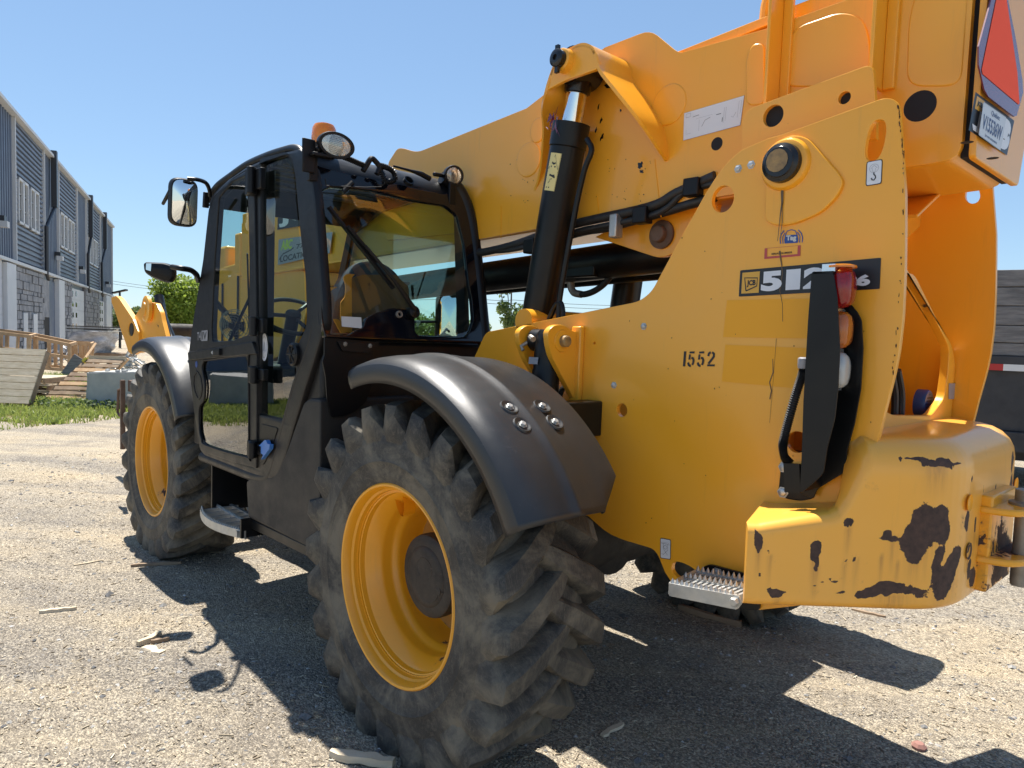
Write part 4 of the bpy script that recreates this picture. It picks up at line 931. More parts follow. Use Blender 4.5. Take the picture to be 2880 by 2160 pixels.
# hook sticker
V = [Y(-.7, p) for p in z5((1398, 382), (1536, 360), (1546, 146), (1406, 170))]
d = WarpDecal(V); d.poly(rnd([(0, 0), (1, 0), (1, 1), (0, 1)], .12, 4), 'decal_black').up().poly(rnd([(.06, .03), (.95, .04), (.95, .97), (.06, .97)], .1, 4), 'decal_white').up()
d.ring(ell(.5, .68, .28, .17, 24), .012, 'decal_grey'); d.ring([(.5, .8), (.7, .68), (.59, .68), (.59, .56), (.41, .56), (.41, .68), (.3, .68)], .012, 'decal_grey')
d.ribbon([(.5, .52), (.5, .44), (.6, .36), (.62, .28), (.52, .2), (.4, .22), (.35, .3)], .05, 'decal_black'); d.build('hook_sticker', TH)
V = [Y(-.7, p) for p in z10((792, 828), (882, 842), (884, 668), (792, 652))]
d = WarpDecal(V); d.poly(rnd([(0, 0), (1, 0), (1, 1), (0, 1)], .1, 4), 'decal_black').up().poly(rnd([(.05, .03), (.95, .03), (.95, .97), (.05, .97)], .08, 4), 'decal_white').up()
d.ribbon([(.1, .76), (.92, .72)], .012, 'decal_black'); d.ring(ell(.5, .58, .16, .09, 20), .014, 'decal_black'); d.ribbon([(.3, .74), (.3, .5), (.7, .2)], .012, 'decal_black'); d.ribbon([(.72, .74), (.72, .45), (.3, .2), (.15, .26)], .012, 'decal_black')
for k in range(6): d.ribbon([(.15+.12*k, .77), (.22+.12*k, .82)], .01, 'decal_black')
d.build('tie_down_sticker', TH)

# ---- counterweight
P1 = Vector((-1.243, -.40)); dv = Vector((-.677, -.736)); xr = -1.64
Lc = (P1.x-xr)/.677; C1 = P1+dv*Lc
plan = [P1, P1+dv*.02]
path = [Vector((P1.x+.012, P1.y+.006))]
import itertools
k = 14
k = 22
for i in range(1, k): path.append(P1+dv*(Lc-.13)*i/k)
for i in range(9):
    t = i/8; a = C1-dv*.13; b = C1+Vector((0, -.13)); path.append(a*(1-t)**2+C1*2*t*(1-t)+b*t*t)
mid = -1.18
for i in range(1, 5): path.append(Vector((xr, C1.y-.13+(mid-(C1.y-.13))*i/4)))
full = path+[Vector((p.x, 2*mid-p.y)) for p in reversed(path[:-1])]
def ss(a, b, t): t = max(0, min(1, (t-a)/(b-a))); return t*t*(3-2*t)
def prof_z(p):
    s = (P1-p).length if p.y > C1.y else 9
    if p.y < mid: s = (P1-Vector((p.x, 2*mid-p.y))).length if p.y < 2*mid-C1.y else 9
    return 1.078+.2*min(s, .23)+.22*ss(.235, .335, s)
V = []; nsec = 13
for i, p in enumerate(full):
    a = full[max(i-1, 0)]; b = full[min(i+1, len(full)-1)]; t = (b-a).normalized(); nrm = Vector((t.y, -t.x))
    if nrm.x > 0: nrm = -nrm
    yy = p.y if p.y > mid else 2*mid-p.y
    zt = prof_z(p); zb = .842; yin = p.y; xin = max(-1.30, p.x+.02)
    if yy > -.70: xin = p.x+.37*(yy+.70)+.003 if zt < 1.28 else -1.36; yin = -.70 if p.y > mid else 2*mid+.70
    rb = .025; rt = .03+.07*ss(.0, .25, zt-1.075)
    pts = [(Vector((xin, yin)), zb)]
    for q in range(4): g = math.pi/2*q/3; pts.append((p-nrm*(rb*(1-math.sin(g))), zb+rb*(1-math.cos(g))))
    for q in range(1, 10): pts.append((p, zb+rb+(zt-rt-zb-rb)*q/10))
    for q in range(6): g = math.pi/2*q/5; pts.append((p-nrm*(rt*(1-math.cos(g))), zt-rt*(1-math.sin(g))))
    pts.append((Vector((xin, yin)), zt+.004))
    V += [(c_.x, c_.y, z) for c_, z in pts]
m_ = len(full); npf = len(V)//m_; A0 = np.array(V).reshape(m_, npf, 3)
def dens(A_, k, ax):
    A_ = np.moveaxis(A_, ax, 0); o_ = [A_[i]*(1-t/k)+A_[i+1]*(t/k) for i in range(len(A_)-1) for t in range(k)]+[A_[-1]]; return np.moveaxis(np.array(o_), 0, ax)
A0 = dens(dens(A0, 5, 0), 2, 1); m_, npf = A0.shape[:2]; V = [Vector(p) for p in A0.reshape(-1, 3)]
F = [(i*npf+j, (i+1)*npf+j, (i+1)*npf+j+1, i*npf+j+1) for i in range(m_-1) for j in range(npf-1)]
F += [(i*npf+npf-1, (i+1)*npf+npf-1, (i+1)*npf, i*npf) for i in range(m_-1)]; F += [tuple(range(npf)), tuple(reversed(range((m_-1)*npf, m_*npf)))]
nrmc = (.736, -.677)
def chp(px): return hit(px, (P1.x, P1.y, 0), (dv.y, -dv.x, 0))
def rrp(px): return hit(px, (xr, 0, 0), (1, 0, 0))
rs_ = random.Random(5); extra = []
for (x0, y0, x1, y1, n_, h_) in ((2030, 985, 2075, 1290, 9, .045), (2085, 1000, 2130, 1250, 6, .03), (1640, 1150, 2020, 1300, 10, .010), (1900, 965, 2040, 1010, 4, .008)):
    for _ in range(n_):
        px = (rs_.uniform(x0, x1), rs_.uniform(y0, y1)); q = chp(px) if px[0] < 2045 else rrp(px)+Vector((.015, 0, 0)); r__ = h_*rs_.uniform(.4, 1.3); extra.append((q, 1, (.045 if px[0] > 2045 else r__*.9, r__*.45 if px[0] > 2045 else r__*.9, r__)))
spots = extra+[(chp((1997, 1130)), .9, (.05, .05, .062)), (chp((1975, 1178)), .9, (.05, .05, .045)), (chp((1930, 1160)), .8, (.03, .03, .012)), (chp((1760, 1190)), .8, (.018, .018, .035)), (chp((1765, 1215)), .8, (.012, .012, .026)),
         (chp((1640, 1165)), .9, (.013, .013, .05)), (chp((1680, 1283)), .9, (.022, .022, .016)), (chp((1834, 1132)), .7, (.017, .017, .015)), (chp((1826, 1212)), .7, (.013, .013, .011)), (chp((1850, 1203)), .7, (.010, .010, .011)),
         (chp((1905, 1192)), .7, (.006, .006, .016)), (chp((1930, 1273)), 1.0, (.10, .10, .020)), (chp((1850, 1290)), 1.0, (.06, .06, .008)), (chp((1940, 1098)), .7, (.008, .008, .008)), (chp((1790, 1262)), .8, (.022, .022, .008)),
         (rrp((2062, 1035)), 1.2, (.03, .035, .06)), (rrp((2052, 1190)), 1.1, (.03, .03, .085)), (rrp((2060, 1250)), 1.1, (.04, .05, .04)), (chp((2032, 1000)), 1.0, (.11, .10, .010)), (rrp((2092, 1120)), .8, (.03, .014, .035)),
         (rrp((2107, 1135)), .8, (.03, .012, .03)), (rrp((2187, 1000)), .8, (.03, .02, .035)), (rrp((2184, 1050)), .8, (.03, .016, .04)), (rrp((2092, 1190)), .8, (.02, .016, .018)), (rrp((2100, 1250)), .9, (.03, .03, .03)), (rrp((2150, 1050)), .5, (.03, .007, .014))]
yellow('yellow_counterweight', .67, .35, True, (.93, .43, .045))
me_o = mesh('counterweight', V, F, 'yellow_counterweight', TH)
cs_ = np.array([tuple(s[0]) for s in spots]); rs2 = np.array([s[2] for s in spots]); wear = []; drip = []
for v in me_o.data.vertices:
    p = v.co; q = p+noise.noise_vector(p*9)*.022+noise.noise_vector(p*24)*.013+noise.noise_vector(p*60)*.006
    wear.append(min(3.0, float(np.sqrt((((np.array(q)-cs_)/rs2)**2).sum(1)).min())))
    dl = np.array(p)-cs_; w_ = rs2[:, 2]; lat = np.hypot(dl[:, 0], dl[:, 1]); big = rs2[:, 2] > .009
    below = -dl[:, 2]-w_*.4; t_ = np.exp(-(lat/(.004+rs2[:, 1]*.35))**2)*(below > 0)*np.clip(1-below/.11, 0, 1)*big; drip.append(float(t_.max()))
for nm, vals in (('wear', wear), ('drip', drip)): at_ = me_o.data.attributes.new(nm, 'FLOAT', 'POINT'); at_.data.foreach_set('value', vals)
bm = bmesh.new(); bm.from_mesh(me_o.data); bmesh.ops.recalc_face_normals(bm, faces=bm.faces); bm.to_mesh(me_o.data); bm.free()
me_o.data.shade_smooth(); me_o.data.set_sharp_from_angle(angle=R(50))
# blind lifting holes in its rear face
for px, ry in (((2093, 1086), .042), ((2091, 1190), .03), ((2193, 1047), .042)):
    q = rrp(px); m = MB(); m.lathe([(.026, .003), (.022, -.001), (.0, -.004)], q+Vector((-.001, 0, 0)), (-1, 0, 0), 24, sy=1); o = m.build('lifting_recess', 'yellow_patch' if px[1] != 1190 else 'rusty_steel', me_o)
# tow hitch
hx = xr; hy = -1.20
m = MB()
for z in (.47+.635-.0, .36+.59):
    pts = rnd([(hx+.02, hy+.16), (hx-.09, hy+.13), (hx-.14, hy), (hx-.09, hy-.13), (hx+.02, hy-.16)], .04, 3)
    n_ = len(pts); V = [(x, y, z) for x, y in pts]+[(x, y, z+.022) for x, y in pts]
    m.add(V, [tuple(reversed(range(n_))), tuple(range(n_, 2*n_))]+[(i, (i+1) % n_, (i+1) % n_+n_, i+n_) for i in range(n_)])
m.box((hx-.03, hy-.14, .86), (hx+.01, hy+.14, 1.16)); bevel(m.build('tow_hitch', 'yellow_hitch', TH), .006)
m = MB(); m.lathe([(0, .0), (.024, .005), (.026, .02), (.026, .25), (.045, .26), (.045, .27), (.03, .275), (.03, .31), (0, .312)], (hx-.085, hy, .865), (0, 0, 1), 24); m.build('tow_pin', 'dull_steel', TH)

# ---- rear cross panel between the plates
PX = Pl((-1.385, 0, 0), (0, -1, 0), (0, 0, 1))
ou = rnd([(.715, 1.93), (.78, 1.97), (.86, 1.95), (1.58, 1.62), (1.63, 1.55), (1.63, 1.25), (.715, 1.25)], [.03, .05, .08, .05, .02, .02, .02])
ho = rnd(PX.px([(1951, 590), (1975, 596), (2012, 670), (2051, 752), (2049, 800), (2040, 862), (2012, 898), (1930, 897), (1908, 885), (1912, 800)]), .03, 4)
plate('cross_panel', PX, ou, .03, 'yellow_worn', TH, [ho], .004)
m = MB(); a = Vector((-1.33, -.74, 1.98)); m.bar(XX(-1.30, (1945, 470)), XX(-1.30, (2075, 350)), .012, .11, (1, 0, 0)); m.bar(XX(-1.2, (1945, 500)), XX(-1.25, (2060, 395)), .09, .012, (1, 0, 0)); bevel(m.build('brace_plate', 'yellow_worn', TH), .003)
m = MB(); m.tube([(-1.37, -.715, 1.27), (-1.37, -1.63, 1.27)], .045, 20); m.build('cross_tube', 'yellow_worn', TH)
m = MB(); m.box((-1.05, -1.63, 1.2), (-1.02, -.72, 2.15)); m.box((-1.3, -1.05, 1.2), (-1.05, -1.03, 2.0)); m.build('inner_bulkhead', 'yellow', TH)
m = MB()
for dx in (0, .035): m.tube([XX(-1.3, (1925+dx*400, 800)), XX(-1.3, (1933+dx*400, 850)), XX(-1.3, (1932+dx*400, 900))], .013, 8, True, 5)
m.build('inner_hose', 'hose_rubber', TH)
q = XX(-1.34, (2007, 873)); m = MB(); m.lathe([(0, 0), (.05, 0), (.055, -.01), (.055, -.04)], q, (-1, 0, 0), 26)
for i in range(-3, 4):
    for j in range(-3, 4):
        if i*i+j*j < 10: m.cur = 1; m.lathe([(.0042, .001), (0, .0012)], q+Vector((0, i*.012, j*.012)), (-1, 0, 0), 6)
m.cur = 0; m.build('horn', ['dark_blue', 'lamp_black'], TH)
quad = [XX(-1.385, p)+Vector((-.0015, 0, 0)) for p in ((2049, 828), (2066, 828), (2064, 862), (2048, 862))]; mesh('data_sticker', quad, [(0, 1, 2, 3)], 'decal_grey', TH)

# ---- boom
YB, YB2 = -.95, -1.45; PB = PY(YB)
rb_, ft = Y(YB, (2078, 345)), Y(YB, (1035, 518)); zt0 = Y(YB, (1655, 47)); zt1 = Y(YB, (1475, 113))
slope = (zt0.z-zt1.z)/(zt0.x-zt1.x)
def tz(x): return zt1.z+slope*(x-zt1.x)
body = [(-rb_.x, rb_.z), (-rb_.x+.008, rb_.z+.55), (-rb_.x+.0, tz(rb_.x)), (-zt1.x, zt1.z-.01)]
fr = [Y(YB, (1141, 235)), Y(YB, (905, 330)), Y(YB, (874, 321)), Y(YB, (862, 321)), Y(YB, (842, 352))]
# main outer section as a closed box
bx = [(-rb_.x, rb_.z), (-rb_.x, tz(rb_.x)-.02), (-zt1.x, zt1.z-.02), (-fr[1].x, fr[1].z), (-3.75, 2.46), (-3.75, 2.03), (-ft.x, ft.z)]
plate('boom', Pl((0, YB-.004, 0), (-1, 0, 0), (0, 0, 1)), rnd(bx, [.06, .0, 0, 0, .02, .02, 0]), .5, 'yellow', TH, (), .02)
side = [Y(YB, p) for p in ((2078, 345), (1530, 430), (1035, 518), (1030, 500), (840, 520), (842, 352), (862, 321), (874, 321), (905, 330), (1141, 235), (1310, 104), (1408, 66), (1470, 117))]
sp = [(-p.x, p.z) for p in side]+[(-zt0.x, zt0.z-.03), (-rb_.x, tz(rb_.x)-.03)]
BH = [hole((1552, 312), .024, None, PB), hole((1990, 231), .046, None, PB)]
plate('boom_side', PB, rnd(sp, [.05, 0, 0, 0, 0, .02, .03, .03, .06, .0, .0, .05, .03, 0, 0], 4), .012, 'yellow', TH, BH, .002, .012)
PTR = PY(-.985)
plate('top_rail', PTR, PTR.px([(1462, 111), (1659, 32), (1990, -95), (1990, -30), (1657, 54), (1500, 118)]), .35, 'yellow', TH, (), .006)
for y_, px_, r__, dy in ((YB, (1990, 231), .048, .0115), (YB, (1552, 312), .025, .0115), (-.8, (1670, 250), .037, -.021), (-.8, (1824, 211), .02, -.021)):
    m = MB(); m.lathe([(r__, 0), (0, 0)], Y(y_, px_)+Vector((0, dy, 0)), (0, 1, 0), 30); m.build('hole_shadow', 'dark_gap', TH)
# embossed stiffening shapes
def emboss(px, rx, rz):
    a, b = PB.px([px])[0]; plate('emboss', PB, ell(a, b, rx, rz, 36), .012, 'yellow', TH, (), .0055, .017, 80)
emboss((1449, 228), .082, .082); emboss((1146, 346), .085, .085); emboss((1166, 283), .05, .06)
e1 = PB.px([(1694, 190), (1694, 120), (1722, 62), (1820, 28), (1868, 40), (1884, 90), (1884, 140), (1880, 190)]); plate('emboss', PB, rnd(e1, .06, 6), .012, 'yellow', TH, (), .0055, .018, 80)
e1 = PB.px([(1616, 230), (1616, 130), (1630, 96), (1656, 96), (1656, 230)]); plate('emboss', PB, rnd(e1, .03, 5), .012, 'yellow', TH, (), .0055, .018, 80)
e1 = PB.px([(1961, 190), (1966, 40), (2000, -70), (2100, -120), (2090, 40), (2080, 190)]); plate('emboss', PB, rnd(e1, .05, 5), .012, 'yellow', TH, (), .0055, .016, 80)
# upright ribs standing off the boom side
for pxa, pxb, dz in (((1672, 210), (1690, -20), .0), ((1898, 150), (1915, -60), .0)):
    a = Y(-.90, pxa); b = Y(-.90, pxb); m = MB(); m.box((a.x-.006, YB+.012, a.z-.06), (a.x+.006, YB+.115, b.z+.12)); m.box((a.x-.04, YB+.012, a.z-.06), (a.x-.006, YB+.03, b.z+.05)); bevel(m.build('boom_rib', 'yellow', TH), .003)
a = Y(YB-.06, (1690, 12)); m = MB(); m.tube([a+Vector((.07, 0, -.06)), a+Vector((.05, 0, .06)), a+Vector((-.06, 0, .14)), a+Vector((-.2, 0, .10)), a+Vector((-.26, 0, -.04))], .02, 10, True, 5); m.build('lifting_eye', 'yellow', TH)
def blot(y, px, rx, ry, mat, name='scuff', rot=0, off=.013):
    P = []; n_ = 14
    for i in range(n_): t = 2*math.pi*i/n_; k = random.uniform(.45, 1.15); a_, b_ = rx*k*math.cos(t), ry*k*math.sin(t); P.append(Y(y, (px[0]+a_*math.cos(rot)-b_*math.sin(rot), px[1]+a_*math.sin(rot)+b_*math.cos(rot)))+Vector((0, off, 0)))
    c_ = sum(P, Vector())/n_; return mesh(name, [c_]+P, [(0, i+1, (i+1) % n_+1) for i in range(n_)], mat, TH)
for px, rx, ry, ro in (((1297, 232), 2, 9, .15), ((1302, 262), 3, 9, .3), ((1291, 283), 2, 8, .3), ((1305, 296), 4, 11, .3), ((1312, 355), 0, 0, 0), ((1387, 358), 7, 9, .2), ((1390, 372), 5, 5, 0), ((1345, 240), 2, 4, 0), ((1330, 185), 22, 16, .3)):
    if rx: blot(YB, px, rx, ry, 'grease', 'scuff', ro)
for _ in range(9): blot(YB, (random.uniform(1250, 1530), 0), 0, 0, 'grease') if 0 else None
for t in (.2, .35, .5, .62, .8): blot(YB, (1230+250*t, 487-60*t), 9, 2, 'grease', 'scuff', -.2)
for a_, b_ in (((1086, 445), (1086, 515)), ((1418, 345), (1432, 470)), ((1293, 420), (1300, 480))):
    A_, B_ = Y(YB, a_), Y(YB, b_); m = MB(); m.bar(A_+Vector((0, .0125, 0)), B_+Vector((0, .0125, 0)), .003, .003); m.build('weld_seam', 'yellow_patch', TH)
for _ in range(46):   # chips along the rear edge of the plate
    k = random.random(); ex, ey = (1944+11*min(1, k*3), 230+300*k) if k < .5 else (1955-24*((k-.5)*2)**2, 380+430*(k-.5)*2)
    blot(-.7, (ex-random.uniform(1, 5), ey), random.uniform(.8, 2.2), random.uniform(1.5, 7), 'rust_chip', 'paint_chip', 0, .0008)
for _ in range(30): blot(-.7, (random.uniform(1330, 1900), random.uniform(500, 1150)), random.uniform(.6, 1.6), random.uniform(.8, 2.2), 'rust_chip', 'paint_chip', 0, .0016)
for _ in range(40): blot(YB, (random.uniform(1100, 1420), random.uniform(345, 440)), random.uniform(.6, 1.5), random.uniform(.8, 2.0), 'rust_chip', 'paint_chip', 0, .0128)
# wrap-round bracket over the lift cylinder head
z1 = z1b
oy = [(-.945, (1262, 1475)), (-.92, (1335, 1250)), (-.84, (1366, 900)), (-.77, (1356, 700)), (-.715, (1385, 552)), (-.715, (1430, 400)), (-.715, (1490, 255)), (-.715, (1568, 188)), (-.715, (1700, 126)), (-.715, (1785, 142)), (-.715, (1830, 205)), (-.715, (1868, 345))]
outl = [Y(y, z1(p)[0]) for y, p in oy]+[Y(y, p) for y, p in ((-.725, (1329, 190)), (-.76, (1369, 240)), (-.82, (1401, 284)), (-.89, (1428, 326)), (-.945, (1443, 352)))]
cen = Y(-.75, (1275, 250))
c2 = smooth_path(outl, 5); V = []; n_ = len(c2)
for i, p in enumerate(c2):
    dd = (c2[min(i+1, n_-1)]-c2[max(i-1, 0)]); dd.y = 0; dd.normalize(); q = Vector((dd.z, 0, -dd.x))*.014
    if q.dot(p-cen) < 0: q = -q
    b = Vector((p.x, -.945, p.z)); V += [b-q, p-q, p, b]
F = [(4*i+j, 4*i+(j+1) % 4, 4*i+4+(j+1) % 4, 4*i+4+j) for i in range(n_-1) for j in range(4)]+[(0, 1, 2, 3), tuple(reversed(range(4*n_-4, 4*n_)))]
o = mesh('cylinder_bracket', V, F, 'yellow', TH)
bm = bmesh.new(); bm.from_mesh(o.data); bmesh.ops.recalc_face_normals(bm, faces=bm.faces); bm.to_mesh(o.data); bm.free(); o.data.shade_smooth(); o.data.set_sharp_from_angle(angle=R(40))
PC = PY(-.715)
fp = [(1385, 552), (1430, 400), (1485, 255), (1565, 192), (1700, 128), (1790, 150), (1842, 215), (1862, 345), (1560, 450), (1425, 525)]
plate('bracket_face', PC, rnd(PC.px(z1(*fp)), .03, 4), .02, 'yellow', TH, (), .004)
pc = Y(-.715, (1222, 133)); m = MB(); m.lathe([(.05, 0), (.046, .03), (.04, .034)], pc, (0, 1, 0), 30, False, True); m.build('pin_boss', 'yellow', TH)
m = MB(); m.lathe([(.036, .03), (.036, .06), (.026, .066), (.012, .066), (.010, .05), (0, .05)], pc, (0, 1, 0), 28); m.bar(pc+Vector((0, .05, -.06)), pc+Vector((0, .05, .052)), .018, .014, (0, 1, 0)); m.build('pin', 'grease', TH)

# ---- hydraulic cylinders
def cyl(A, B, r, rr, t0, mat='black_paint'):
    A, B = Vector(A), Vector(B); S = A+(B-A)*t0
    e = bpy.data.objects.new('lift_cylinder', None); put(e, TH, Matrix.Translation(A))
    m = MB(); m.tube([A, A+(S-A)*.9, A+(S-A)*.905, S], [r, r, r*1.06, r*1.06], 36); m.build('barrel', mat, e)
    m = MB(); m.tube([S, S+(B-S)*.55], rr, 32); m.build('rod', 'chrome', e)
    m = MB(); m.tube([S+(B-S)*.55, S+(B-S)*.57, B-(B-S)*.12], [rr*1.12, rr*1.25, rr*1.3], 30); m.tube([B+Vector((0, -.07, 0)), B+Vector((0, .07, 0))], rr*1.7, 28); m.build('rod_eye', 'grease', e)
    return e, A, S
yc = -.825
A, B = Y(yc, (1148, 770)), Y(yc, (1255, 150)); S = Y(yc, (1240, 268))
t0 = (S-A).length/(B-A).length
w_l = (Y(yc, (1192, 480))-Y(yc, (1248, 490))).length*.5
CYL, A, S = cyl(A, B, .078, .046, t0)
ax = (S-A).normalized()
m = MB(); g = [Y(-.75, p) for p in ((1268, 300), (1278, 325), (1262, 370), (1240, 470), (1210, 640), (1207, 700))]; m.tube(g, .012, 10, True, 6); m.build('oil_pipe', 'black_paint', CYL)
m = MB(); g = [Y(-.75, p) for p in ((1186, 690), (1200, 660), (1211, 655), (1216, 675), (1214, 710))]; m.tube(g, .012, 10, True, 6); m.build('pipe_bend', 'black_paint', CYL)
# ragged tape at the top of the barrel
m = MB(); b0 = Y(-.745, (1196, 268))
for k in range(14): a = b0+Vector((random.uniform(-.03, .03), random.uniform(-.01, .01), random.uniform(-.05, .035))); m.add([a, a+Vector((random.uniform(-.03, .03), .006, random.uniform(-.04, .0))), a+Vector((random.uniform(-.02, .02), .0, random.uniform(.0, .04)))], [(0, 1, 2)])
m.build('torn_tape', 'dark_red', CYL)
# warning label wrapped on the barrel
q = [Y(-.745, p) for p in z1((1375, 1395), (1465, 1405), (1532, 1078), (1435, 1070))]
class Bent(WarpDecal):
    def put2(s, pts, faces, m):
        k = len(s.V); super().put2(pts, faces, m)
        for i in range(k, len(s.V)):
            v = s.V[i]; a = A+ax*(v-A).dot(ax); s.V[i] = a+(v-a).normalized()*(.0785+s.L*.0006)
        return s
d = Bent(q)
for k in range(8): d.rect(k/8, 0, (k+1)/8, 1, 'decal_cream')
d.up()
d.ring([(.1, .58), (.9, .58), (.5, .95)], .022, 'decal_black'); d.poly([(.3, .62), (.7, .62), (.7, .66), (.3, .66)], 'decal_black'); d.ribbon([(.35, .75), (.5, .71), (.65, .74)], .05, 'decal_black'); d.rect(.04, .5, .96, .51, 'decal_black')
d.ribbon([(.3, .42), (.5, .4), (.8, .36)], .05, 'decal_black'); d.ribbon([(.45, .40), (.75, .42)], .03, 'decal_black'); d.ribbon([(.3, .2), (.45, .26), (.42, .3), (.6, .32)], .016, 'decal_black'); d.rect(.15, .07, .5, .1, 'decal_black'); d.ring([(.03, .01), (.97, .01), (.97, .99), (.03, .99)], .008, 'decal_black')
d.build('warning_label', CYL)
cyl(Y(-1.57, (1345, 690)), Y(-1.57, (1400, 300)), .078, .046, .9)
m = MB(); m.tube([(-.9, -1.2, 2.02), (3.2, -1.2, 1.84)], .085, 30); m.tube([(-.75, -1.32, 1.935), (1.4, -1.32, 1.86)], .026, 14); m.build('ram_tube', 'black_paint', TH)
PW = PY(-1.02)
plate('boom_web', PW, rnd(PW.px([(1285, 512), (1500, 400), (1560, 400), (1545, 470), (1475, 535), (1430, 560)]), [0, 0, 0, 0, .05, .08]), .03, 'yellow', TH)
m = MB(); q = Y(-1.02, (1431, 507)); m.lathe([(.06, 0), (.06, .012), (.05, .018), (.036, .018), (.034, .04), (.03, .044), (0, .044)], q, (0, 1, 0), 32); m.build('web_pin', 'rusty_steel', TH)
m = MB(); m.tube([Y(-.93, p) for p in ((990, 555), (1100, 532), (1230, 487), (1400, 448), (1460, 418), (1545, 380))], .02, 12, True, 6); m.tube([Y(-.93, p) for p in ((990, 540), (1100, 540), (1240, 502), (1390, 470), (1440, 450), (1480, 415), (1545, 395))], .013, 10, True, 6)
m.build('hydraulic_hose', 'hose_rubber', TH)
m = MB(); m.tube([Y(-.95, p) for p in ((1150, 530), (1260, 500), (1330, 487), (1545, 425))], .02, 12, True, 6); m.build('hydraulic_hose', 'hose_rubber', TH)
for px in ((1387, 465), (1498, 405), (1148, 532)):
    q = Y(-.92, px); m = MB(); m.box((q.x-.035, q.y-.03, q.z-.035), (q.x+.035, q.y+.025, q.z+.035)); bevel(m.build('hose_clamp', 'lamp_black', TH), .006)
q = Y(-.92, (1332, 489)); m = MB(); m.box((q.x-.02, q.y-.02, q.z-.05), (q.x+.02, q.y+.03, q.z+.05)); bevel(m.build('pipe_clip', 'galvanised', TH), .006)
q = Y(-1.2, (1250, 594)); m = MB(); m.box((q.x-.17, q.y-.08, q.z-.02), (q.x+.13, q.y+.08, q.z+.09)); bevel(m.build('valve_block', 'black_paint', TH), .008)
m = MB(); m.tube([Y(-1.2, p) for p in ((1233, 600), (1233, 618), (1240, 632), (1260, 636), (1285, 628), (1310, 608), (1335, 570))], .016, 12, True, 6); m.build('loop_hose', 'hose_rubber', TH)
m = MB(); m.tube([Y(-1.2, p) for p in ((1233, 600), (1233, 618), (1240, 632), (1256, 636))], .019, 12, True, 4); m.build('hose_fitting', 'dull_steel', TH)
# crossbar lugs just above the plate
m = MB(); q = Y(-1.2, (1290, 680)); m.tube([q+Vector((0, .5, -.05)), q+Vector((0, -.45, -.05))], .055, 20); m.build('pivot_tube', 'yellow', TH)

# ---- boom sticker and rear end cap
V = [Y(YB, p)+Vector((0, .0125, 0)) for p in z3((1005, 1222), (1499, 1090), (1534, 832), (1013, 985))]
d = WarpDecal(V); d.rect(0, 0, 1, 1, 'decal_grey').up().rect(.005, .01, .995, .99, 'decal_white').up()
d.ring([(.04, .8), (.12, .8), (.12, .93), (.04, .93)], .012, 'decal_grey'); d.ribbon([(.33, .33), (.38, .52), (.47, .58)], .022, 'decal_grey'); d.ribbon([(.16, .76), (.27, .78)], .014, 'decal_black'); d.ribbon([(.22, .66), (.5, .66), (.5, .62)], .006, 'decal_grey'); d.ribbon([(.28, .6), (.28, .2)], .008, 'decal_grey')
d.ribbon([(.7, .25), (.7, .78), (.73, .78), (.73, .3)], .008, 'decal_grey'); d.ribbon([(.57, .6), (.65, .6)], .02, 'decal_black'); d.ribbon([(.68, .3), (.68, .45)], .02, 'decal_black'); d.ribbon([(.93, .3), (.93, .85), (.97, .85), (.97, .4)], .008, 'decal_grey'); d.ribbon([(.83, .4), (.86, .35), (.9, .5)], .012, 'decal_grey')
d.ribbon([(.05, .35), (.05, .2), (.14, .2)], .008, 'decal_grey'); d.build('load_chart_sticker', TH)
xe = rb_.x-.035; PE = Pl((xe, 0, 0), (0, -1, 0), (0, 0, 1))
cap = PE.px([(2086, 338), (2112, 0)]); cl, ct = cap
m = MB(); m.box((xe+.012, YB2+.02, rb_.z+.01), (rb_.x+.01, YB-.02, 2.98)); m.build('cap_gap', 'dark_gap', TH)
capo = [(-YB, rb_.z-.0), (-YB, 3.0), (-YB2+.06, 3.0), (-YB2+.06, rb_.z+.2), (-YB2, rb_.z+.0)]
plate('end_cap', PE, rnd(capo, .02, 3), .02, 'yellow_worn', TH, (), .004)
z4p = lambda *pts: [XX(xe-.014, p) for p in z4(*pts)]
o1 = z4p((1960, -260), (1930, 0), (1822, 400), (1822, 560), (1870, 770), (1905, 835), (2128, 1008), (2150, 1000), (2206, 800), (2200, 690), (2145, 350), (2060, -80), (2040, -260))
n_ = len(o1); mesh('slow_vehicle_sign', o1+[p+Vector((.004, 0, 0)) for p in o1], [tuple(range(n_)), tuple(reversed(range(n_, 2*n_)))]+[(i, (i+1) % n_, (i+1) % n_+n_, i+n_) for i in range(n_)], 'dark_red', TH)
tri = [p+Vector((-.0012, 0, 0)) for p in z4p((2010, -200), (1843, 600), (1850, 640), (2163, 905), (2170, 890), (2150, 620), (2030, -200))]; mesh('fluorescent_triangle', tri, [tuple(range(len(tri)))], 'fluor_red', TH)
V = [XX(xe-.002, p) for p in z4((1730, 1125), (2062, 1342), (2125, 1043), (1790, 795))]
d = WarpDecal(V, .001); d.rect(0, 0, 1, 1, 'decal_black').up().rect(.04, .6, .22, .93, 'decal_logo').up(); d.text('JCB', .07, .68, .19, .84, 'decal_black', .04); d.text('J', .04, .06, .36, .62, 'decal_white', .09); d.text('B', .68, .07, .98, .9, 'decal_white', .09); d.build('maker_board', TH)
V = [XX(xe-.012, p) for p in z4((1815, 1168), (2005, 1305), (2055, 1012), (1860, 878))]
